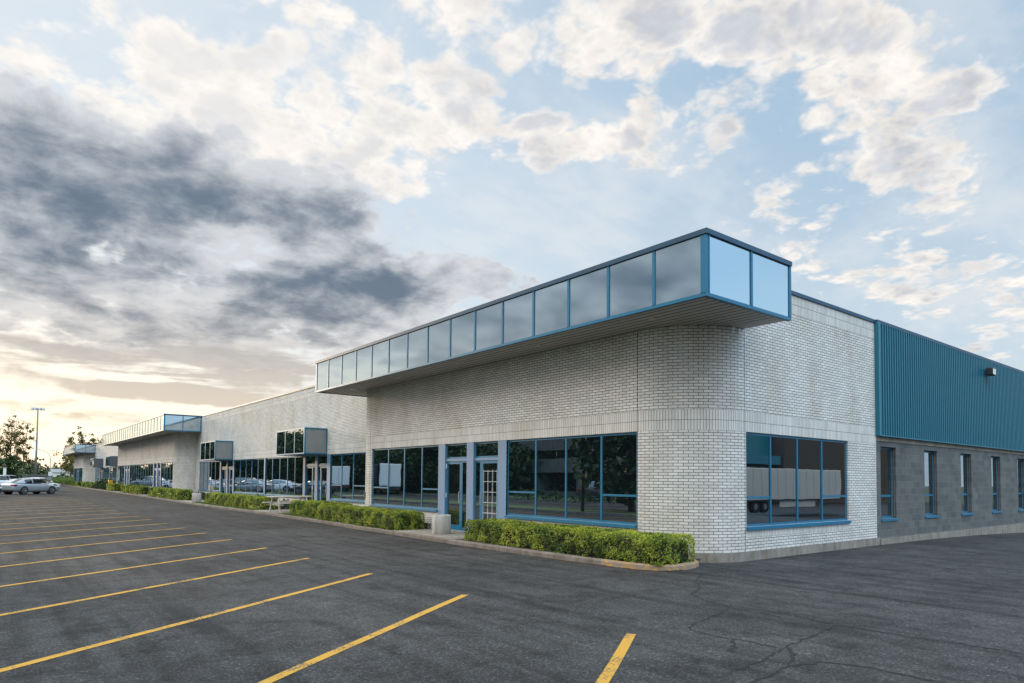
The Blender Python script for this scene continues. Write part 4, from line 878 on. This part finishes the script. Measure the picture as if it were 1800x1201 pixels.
# ---------------------------------------------------------------- trees
def tree(name, label, loc, height, rad, nclump, per, lsize, seed, mat='tree', base=.25, trunk_r=.16, group=None, shape='round', limbs=9, cat='tree'):
    rg = random.Random(seed); r = empty(name, loc, rg.uniform(0, 6)); tag(r, label, cat, group)
    tk = MB(); top = height * .9; P = [(rg.gauss(0, .02) * height * k / 6, rg.gauss(0, .02) * height * k / 6, top * k / 6) for k in range(7)]
    tk.tube(P, [trunk_r * (1 - .13 * k) * (1.25 if k == 0 else 1) for k in range(7)], 8); tips = []
    for i in range(limbs):
        f = base + (1 - base) * (i + .5) / limbs * .93; z = height * f * .92; k = min(5, int(z / top * 6)); q = Vector(P[k]).lerp(Vector(P[k + 1]), z / top * 6 - k)
        pr = {'round': math.sin(PI * min(1, (f - base) / (1 - base) * .85 + .12)), 'slim': 1.0 - .55 * (f - base) / (1 - base), 'cone': 1.05 - (f - base) / (1 - base)}[shape]
        a = i * 2.4 + rg.uniform(-.4, .4); l = rad * pr * rg.uniform(.75, 1.1); e = q + Vector((math.cos(a) * l, math.sin(a) * l, l * rg.uniform(.35, .8)))
        md = q.lerp(e, .5) + Vector((rg.gauss(0, .06), rg.gauss(0, .06), -.05)) * l
        tk.tube([q, md, e], [trunk_r * .42 * (1 - .5 * f), trunk_r * .26 * (1 - .5 * f), trunk_r * .08], 5); tips += [e, q.lerp(e, .62), q.lerp(e, .8)]
    tips.append(Vector(P[-1]) + Vector((0, 0, height * .06)))
    tk.build('trunk', mats['bark'], r, smooth=True)
    cr = MB()
    for i in range(nclump):
        c = tips[i % len(tips)] + Vector((rg.gauss(0, .16), rg.gauss(0, .16), rg.gauss(0, .13))) * rad; cs = rad * rg.uniform(.13, .30); tone = rg.uniform(.1, .9)
        for _ in range(per):
            d = Vector((rg.gauss(0, 1), rg.gauss(0, 1), rg.gauss(0, .8))) * cs * .62; nn = Vector((rg.gauss(0, 1), rg.gauss(0, 1), rg.gauss(.4, 1))).normalized()
            leaf(cr, c + d, nn, lsize * rg.uniform(.6, 1.3), min(1, max(0, tone + rg.gauss(0, .18))), rg, .7)
    cr.build('crown', mats[mat], r, attr=True); return r
TG = 'slender trees beyond the car park'
tree('slender_tree', 'tall slender backlit tree left of the high floodlight mast, tallest of its clump', (3.6, 162, 0), 13.8, 2.4, 95, 32, .28, 31, 'sparse', .22, .16, TG, 'slim', 17)
tree('slender_tree', 'slender backlit tree right of the tallest one, closest to the mast', (5.75, 160, 0), 12.2, 1.6, 66, 28, .27, 32, 'sparse', .3, .13, TG, 'slim', 12)
tree('slender_tree', 'slender backlit tree at the picture edge, left of the tallest one', (2.1, 164, 0), 9.8, 1.9, 70, 28, .28, 33, 'sparse', .2, .13, TG, 'slim', 12)
tree('leafy_tree', 'dense low tree at the foot of the slender trees', (3.0, 157, 0), 5.2, 2.2, 60, 30, .45, 34, 'tree', .1, .14, None, 'round', 10)
BG = 'trees rising behind the far bay'
for k, (x, y, h, rd, mt_, lb) in enumerate([(16.5, 196, 12.6, 1.7, 'sparse', 'thin dark tree rising over the far bay, leftmost of its row'), (18.5, 194.8, 13.8, 2.2, 'sparse', 'tall full tree rising over the far bay, highest of its row'), (20.4, 193.5, 12.4, 1.5, 'sparse', 'narrow tree between the tall full tree and the green crown over the far bay'), (22.6, 191.3, 11.9, 2.6, 'tree', 'broad green tree crown just left of the second canopy')]):
    tree('tall_tree', lb, (x, y, 0), h, rd, 60, 34, .36, 50 + k, mt_, .25, .17, BG, 'cone' if k < 3 else 'round', 12)
tree('leafy_tree', 'loose leafy tree leaning out at the left edge of the far bay', (13.3, 158, 0), 8.0, 2.4, 60, 30, .32, 61, 'sparse', .12, .16, None, 'round', 12)
# low line of trees along the horizon
tl = MB(); rg = random.Random(5)
for k in range(60):
    x = rg.uniform(-60, 34); y = 250 + rg.uniform(-15, 30); h = rg.uniform(3.0, 7.5); rr = rg.uniform(1.8, 4.0)
    for _ in range(230):
        d = Vector((rg.gauss(0, .45), rg.gauss(0, .45), rg.gauss(0, .33))); nn = Vector((rg.gauss(0, 1), rg.gauss(0, 1), rg.gauss(.3, 1))).normalized()
        leaf(tl, Vector((x, y, max(.2, h * .55 + d.z * h * .7))) + Vector((d.x * rr, d.y * rr, -.8)), nn, 1.05 * rg.uniform(.6, 1.3), rg.random(), rg, .7)
for _ in range(9000):
    leaf(tl, Vector((rg.uniform(-90, 50), 250 + rg.uniform(-6, 10), rg.uniform(-1.5, 3.4) * rg.random() ** .4)), Vector((rg.gauss(0, 1), rg.gauss(0, 1), rg.gauss(.3, 1))).normalized(), 1.2, rg.random() * .7, rg, .7)
tag(tl.build('treeline', mats['tree'], attr=True), kind='stuff')
# grassy bank at the end of the lot
bk = MB(); from_n = __import__('mathutils').noise
def bz(x, y): return max(-.05, 1.15 * math.exp(-((y - 150) / 9) ** 2) * (1 / (1 + math.exp((5.0 - x) * .9)))) + .12 * from_n.noise(Vector((x * .3, y * .3, 0)))
gx = [-6 + 2 * k for k in range(24)]; gy = [141 + 1.5 * k for k in range(16)]
for a, b in zip(gx, gx[1:]):
    for c, d in zip(gy, gy[1:]): bk.face([(a, c, bz(a, c)), (b, c, bz(b, c)), (b, d, bz(b, d)), (a, d, bz(a, d))])
tag(bk.build('grass_bank', mats['lawn']), kind='structure')
fl_ = MB(); fl_.face([(-60, 160, -.12), (60, 160, -.12), (60, 400, -.12), (-60, 400, -.12)]); tag(fl_.build('field', mats['earth']), kind='structure')
gb = MB(); rg = random.Random(8)
for _ in range(5200):
    x, y = rg.uniform(4, 16), rg.uniform(139, 160); leaf(gb, Vector((x, y, bz(x, y) + rg.uniform(0, .25))), Vector((rg.gauss(0, 1), rg.gauss(0, 1), .2)).normalized(), .34, rg.random(), rg, .35)
tag(gb.build('tall_grass', mats['grass'], attr=True), kind='stuff')
mats['dark_steel'] = simple('dark_weathered_steel', (.13, .12, .11), .6)
# ---------------------------------------------------------------- poles, sheds
mast = empty('floodlight_mast', (10.5, 220.3, -.2)); tag(mast, 'very tall grey mast crowned by a ring of floodlights', 'light mast')
mb = MB(); mb.tube([(0, 0, 0), (0, 0, 6), (0, 0, 20.0)], [.42, .25, .15], 14); mb.build('pole', mats['dark_steel'], mast, smooth=True)
mb = MB(); mb.tube([(1.1 * math.cos(2 * PI * k / 16), 1.1 * math.sin(2 * PI * k / 16), 20.0) for k in range(17)], .06, 6); mb.tube([(-1.1, 0, 20), (1.1, 0, 20)], .06, 6); mb.tube([(0, -1.1, 20), (0, 1.1, 20)], .06, 6); mb.build('ring', mats['steel'], mast)
for k in range(8):
    a = 2 * PI * k / 8 + .2; lm = MB(); lm.lathe([(0, .30), (.16, .28), (.30, -.10), (.34, -.30), (.30, -.32), (0, -.32)], (1.35 * math.cos(a), 1.35 * math.sin(a), 19.95), 10); lm.build('floodlight', mats['steel'], mast)
lp = empty('street_lamp', (10.55, 169.6, -.1)); tag(lp, 'street lamp on a pole that curves over to the left', 'street lamp')
mb = MB(); pts = [(0, 0, 0), (0, 0, 3), (0, 0, 5.3)] + [(-1.75 * (1 - math.cos(t_ * PI / 2 / 6)) * 1.0, 1.2 * (1 - math.cos(t_ * PI / 2 / 6)), 5.3 + 1.85 * math.sin(t_ * PI / 2 / 6)) for t_ in range(1, 7)]; mb.tube(pts, [.11, .09, .08] + [.07] * 6, 8); mb.build('pole', mats['steel'], lp, smooth=True)
mb = MB(); mb.box(-2.55, -1.75, 1.05, 1.35, 7.07, 7.24); mb.build('lamp_head', mats['steel'], lp, bevel=.05)
for k, (x, y) in enumerate(((5.9, 145.6), (7.35, 144.4), (8.45, 143.6))):
    s = empty('storage_shed', (x, y, 0), math.radians(-38)); tag(s, ('grey metal cabinet with a dark lid, nearest the slender trees', 'grey metal cabinet with a dark lid, middle one under the mast', 'grey metal cabinet with a dark lid, nearest the grassy bank')[k], 'cabinet', 'grey cabinets at the end of the lot')
    mb = MB(); mb.box(-.62, .62, -.6, .6, 0, 1.45); mb.build('body', mats['steel'], s, bevel=.03); mb = MB(); mb.box(-.7, .7, -.7, .7, 1.45, 1.78); mb.build('lid', mats['slate'], s, bevel=.04)
    mb = MB(); mb.box(-.55, -.02, -.63, -.602, .1, 1.35); mb.box(.02, .55, -.63, -.602, .1, 1.35); mb.build('doors', mats['boxside'], s)
sp = empty('road_sign', (7.6, 121.3, 0)); tag(sp, 'small white rectangular sign on a thin post near the grassy bank', 'sign')
mb = MB(); mb.tube([(0, 0, 0), (0, 0, 2.15)], .035, 6); mb.build('post', mats['steel'], sp); mb = MB(); mb.box(-.26, .26, -.05, -.037, 1.6, 2.2); mb.build('plate', mats['white'], sp)
wp = empty('sign_pillar', (2.6, 150.5, 0)); tag(wp, 'slim white pillar among the trees behind the white utility vehicle', 'pillar')
mb = MB(); mb.box(-.22, .22, -.15, .15, 0, 2.9); mb.build('shaft', mats['white'], wp, bevel=.03); mb = MB(); mb.box(-.28, .28, -.2, .2, 2.9, 3.05); mb.build('cap', mats['steel'], wp)
hs = empty('white_house', (15.2, 204, 0)); tag(hs, 'small pale house far behind the grassy bank', 'house')
mb = MB(); mb.box(-2.2, 2.2, -2, 2, -.2, 2.4); mb.build('wall', mats['white'], hs); mb = MB(); mb.mesh([(-2.4, -2.2, 2.4), (2.4, -2.2, 2.4), (2.4, 2.2, 2.4), (-2.4, 2.2, 2.4), (-2.4, 0, 3.3), (2.4, 0, 3.3)], [(0, 1, 5, 4), (2, 3, 4, 5), (0, 4, 3), (1, 2, 5), (0, 3, 2, 1)]); mb.build('roof', mats['roof'], hs)
for a in (-1.2, .6): mb = MB(); mb.box(a, a + .7, -2.03, -2.001, .9, 1.7); mb.build('window', mats['carglass'], hs)

# ---------------------------------------------------------------- across the street, seen in the glazing
st = MB(); st.face([(-14, -60, -.06), (-4.6, -60, -.06), (-4.6, 300, -.06), (-14, 300, -.06)]); tag(st.build('street', mats['asphalt']), kind='structure')
vg = MB(); vg.face([(-4.6, -60, .03), (-.6, -60, .03), (-.6, 160, .03), (-4.6, 160, .03)]); vg.face([(-60, -60, .02), (-14.15, -60, .02), (-14.15, 300, .02), (-60, 300, .02)]); tag(vg.build('verge', mats['lawn']), kind='structure')
for a, b, c in ((-4.75, 160, .08), (-14.15, 300, .08), (-.74, 140, .13)): kb = MB(); kb.box(a, a + .14, -60, b, -.1, c); tag(kb.build('street_kerb', mats['concrete']), kind='structure')
ob = empty('office_block', (-25, 36, 0)); tag(ob, 'two storey concrete office block reflected in the large front window', 'building')
mb = MB()
for z0, z1, d in ((0, .5, 0), (2.5, 4.0, -.5), (4.9, 7.6, -.5)): mb.box(-14, d * -1, 0, 26, z0, z1)
mb.box(-14, -1.2, .0, 26, .5, 2.5); mb.box(-14, -.2, .4, 25.6, 4.0, 4.9)
for q in (0, 6.2, 12.6, 19, 25.3): mb.box(-1.2, .3, q, q + .7, .5, 2.5)
mb.build('wall', concrete_material('office_concrete', (.17, .165, .155), .2), ob)
for k in range(4):
    w_ = MB(); w_.box(-1.19, -1.0, .9 + 6.3 * k, 6.0 + 6.3 * k, .6, 2.45); w_.build('window', mats['carglass'], ob); w_ = MB(); w_.box(-.19, .1, .6 + 6.3 * k, 6.2 + 6.3 * k, 4.02, 4.88); w_.build('window', mats['carglass'], ob)
for k in range(6): shrub_patch(-10.6 + .0, -9.4, 23.0 + 3.1 * k, 24.9 + 3.1 * k, 1.15, 420, .17, 'round dark clipped shrub in the row across the street, seen in the front window', 70 + k, group='shrubs across the street', spiky=False)
def truck(x, y, label, mat_, rz, group='box trucks in the street'):
    r = empty('box_truck', (x, y, -.05), rz); tag(r, label, 'truck', group)
    mb = MB(); mb.box(-3.6, 2.2, -1.2, 1.2, .85, 3.35); mb.build('cargo_box', mats[mat_], r, bevel=.04)
    mb = MB(); mb.box(-3.64, -3.605, -1.1, -.02, .95, 3.25); mb.box(-3.64, -3.605, .02, 1.1, .95, 3.25); mb.build('rear_door', mats[mat_], r, bevel=.01)
    mb = MB(); mb.mesh([(2.3, -1.05, .5), (4.2, -1.05, .5), (4.2, 1.05, .5), (2.3, 1.05, .5), (2.3, -1.05, 2.4), (3.3, -1.0, 2.4), (3.3, 1.0, 2.4), (2.3, 1.05, 2.4), (4.15, -1.0, 1.45), (4.15, 1.0, 1.45)], [(0, 1, 2, 3), (4, 5, 6, 7), (5, 8, 9, 6), (8, 1, 2, 9), (0, 1, 8, 5, 4), (3, 2, 9, 6, 7), (0, 4, 7, 3)]); mb.build('cab', mats['white'], r)
    mb = MB(); mb.face([(3.36, -.85, 2.34), (3.36, .85, 2.34), (4.06, .85, 1.55), (4.06, -.85, 1.55)]); mb.build('windscreen', mats['carglass'], r)
    mb = MB(); mb.box(-3.72, -3.6, -1.1, 1.1, .48, .74); mb.build('bumper', mats['black'], r, bevel=.02)
    mb = MB(); mb.box(-3.652, -3.645, -.012, .012, 1.0, 3.2); mb.build('seam', mats['black'], r)
    for q in (-1, 1): mb = MB(); mb.box(-3.735, -3.721, q * .75, q * 1.0, .54, .68); mb.build('tail_light', mats['tail'], r)
    mb = MB(); mb.box(-3.5, 3.0, -.45, .45, .55, .84); mb.build('chassis', mats['black'], r)
    for a in (-2.2, 3.0):
        for s in (-1, 1):
            w = MB(); w.tube([(a, s * .82, .46), (a, s * 1.12, .46)], .46, 18); o_ = w.build('wheel', mats['tyre'], r); w = MB(); w.tube([(a, s * 1.10, .46), (a, s * 1.14, .46)], .22, 12); w.build('rim', mats['rim'], o_)
    return r
truck(-13.2, 68.0, 'white box truck with its rear doors facing the building, reflected left of the entrance', 'white', math.radians(117)); truck(-12.6, 72.6, 'black box truck reflected beside the white one left of the entrance', 'black', math.radians(117))
truck(-12.8, 86.5, 'white box truck reflected in the recessed window beside the first bay', 'white', math.radians(115))
lt_ = empty('semi_trailer', (46, -12.2, -.72)); tag(lt_, 'long white semi trailer reflected in the side window', 'trailer')
mb = MB(); mb.box(0, 15.4, -2.5, 0, 1.02, 3.55); mb.build('cargo_box', mats['white'], lt_, bevel=.03)
mb = MB(); mb.box(0, 15.4, -2.48, .01, .92, 1.015); mb.build('side_rail', mats['black'], lt_); mb = MB(); mb.box(5.2, 11.2, -.16, -.12, .38, .92); mb.build('side_skirt', mats['white'], lt_)
for a in (1.6, 2.9):
    for s in (-2.2, -.3): w = MB(); w.tube([(a, s - .2, .5), (a, s + .2, .5)], .5, 20); o_ = w.build('wheel', mats['tyre'], lt_); w = MB(); w.tube([(a, s + .16, .5), (a, s + .215, .5)], .24, 12); w.build('rim', mats['rim'], o_)
for s in (-2.0, -.5): w = MB(); w.tube([(12.6, s, 0), (12.6, s, 1.0)], .07, 8); w.build('landing_leg', mats['steel'], lt_)
sm_ = MB()
for k in range(1, 13): sm_.box(k * 1.19 - .012, k * 1.19 + .012, .002, .012, 1.06, 3.5)
sm_.build('seam', mats['steel'], lt_)
w = MB(); w.box(.05, .10, -2.4, -.1, 1.1, 3.45); w.build('rear_door', mats['steel'], lt_)
mats['wh_wall'] = simple('dull_grey_cladding', (.035, .045, .052), .6, var=.2, scale=2); mats['brown'] = simple('brown_cladding', (.04, .036, .034), .7, var=.2, scale=2)
wh = empty('warehouse', (38, -30, -1.1)); tag(wh, 'blue clad warehouse with a brown end reflected in the side window', 'warehouse')
mb = MB(); mb.box(0, 42, -20, 0, 0, 5.0); mb.build('wall', mats['wh_wall'], wh); mb = MB(); mb.box(0, 42, -20, .3, 6.1, 9.0); mb.build('cladding', mats['clad'], wh); mb = MB(); mb.box(0, 42, -20, 1.6, 5.02, 6.08); mb.build('loading_canopy', mats['frame'], wh)
mb = MB(); mb.box(42.2, 75, -20, 1.8, 0, 10.5); mb.build('brown_wing', mats['brown'], wh)
for k in range(5): mb = MB(); mb.box(3 + 8 * k, 7 + 8 * k, .002, .06, .9, 4.2); mb.build('dock_door', mats['white'], wh)
RT = 'street trees opposite the building'
rt = random.Random(44); spots = [(-18.6, 66, 8.6, 3.6)]
for row, x0 in enumerate((-19, -23, -28)):
    y = 57 + row * 2.0
    while y < (190, 190, 128)[row]: spots.append((x0 + rt.uniform(-1, 1), y, (1.75 + math.hypot(23.1 - x0, y) * rt.uniform(.075, .098) * min(1, 118 / math.hypot(23.1 - x0, y)) ** .35), rt.uniform(3.3, 4.2))); y += rt.uniform(4.6, 6.2)
for y in (205, 226, 240, 255, 270): spots.append((-19 + rt.uniform(-3, 3), y, rt.uniform(6.5, 8.5), rt.uniform(2.2, 3.0)))
spots.append((-4.2, 23.9, 9.5, 3.4))
base_t = None
for k, (x, y, h, rd) in enumerate(spots):
    if base_t is None:
        base_t = tree('street_tree', 'dark leafy tree in the belt across the street, reflected in the front windows', (x, y, 0), h, rd, 150, 40, .52, 81, 'tree', .10, .22, RT, 'round', 16); o = base_t
    else:
        o = copy_tree(base_t); o.location = (x, y, 0); s = h / 12; o.scale = (s * rd / 3.6, s * rd / 3.6, s); o.rotation_euler = (0, 0, k * 1.7)
lowb = MB(); rg = random.Random(12)
for _ in range(30000): leaf(lowb, Vector((rg.uniform(-36, -18.5), rg.uniform(54, 190), 5.2 * rg.random() ** .7)), Vector((rg.gauss(0, 1), rg.gauss(0, 1), rg.gauss(.3, 1))).normalized(), .8, rg.random(), rg, .7)

for _ in range(7000): leaf(lowb, Vector((rg.uniform(-30, -18.5), rg.uniform(150, 320), 3.4 * rg.random() ** .7)), Vector((rg.gauss(0, 1), rg.gauss(0, 1), rg.gauss(.3, 1))).normalized(), 1.0, rg.random(), rg, .7)
tag(lowb.build('undergrowth', mats['tree'], attr=True), kind='stuff')
pl = empty('light_pole', (-2.6, 26.0, .03)); tag(pl, 'slim dark pole reflected in the middle of the large front window', 'pole')
mb = MB(); mb.tube([(0, 0, 0), (0, 0, 4), (0, 0, 8)], [.10, .085, .06], 10); mb.build('shaft', mats['black'], pl); mb = MB(); mb.box(-.55, .1, -.12, .12, 7.95, 8.1); mb.build('lamp_head', mats['steel'], pl, bevel=.03)

# dry leaves and grit gathered along the kerb
ll = MB(); rg = random.Random(77)
for _ in range(900):
    t_ = rg.random(); k = min(len(KP) - 2, 4 + int(rg.random() * 11)); a, b = KP[k], KP[k + 1]; x = a[0] + (b[0] - a[0]) * t_ - abs(rg.gauss(0, .10)) - .01; y = a[1] + (b[1] - a[1]) * t_
    leaf(ll, Vector((x, y, .008)), Vector((rg.gauss(0, .3), rg.gauss(0, .3), 1)).normalized(), rg.uniform(.015, .04), rg.random(), rg, .6)
tag(ll.build('leaf_litter', mats['russet'], attr=True), kind='stuff')
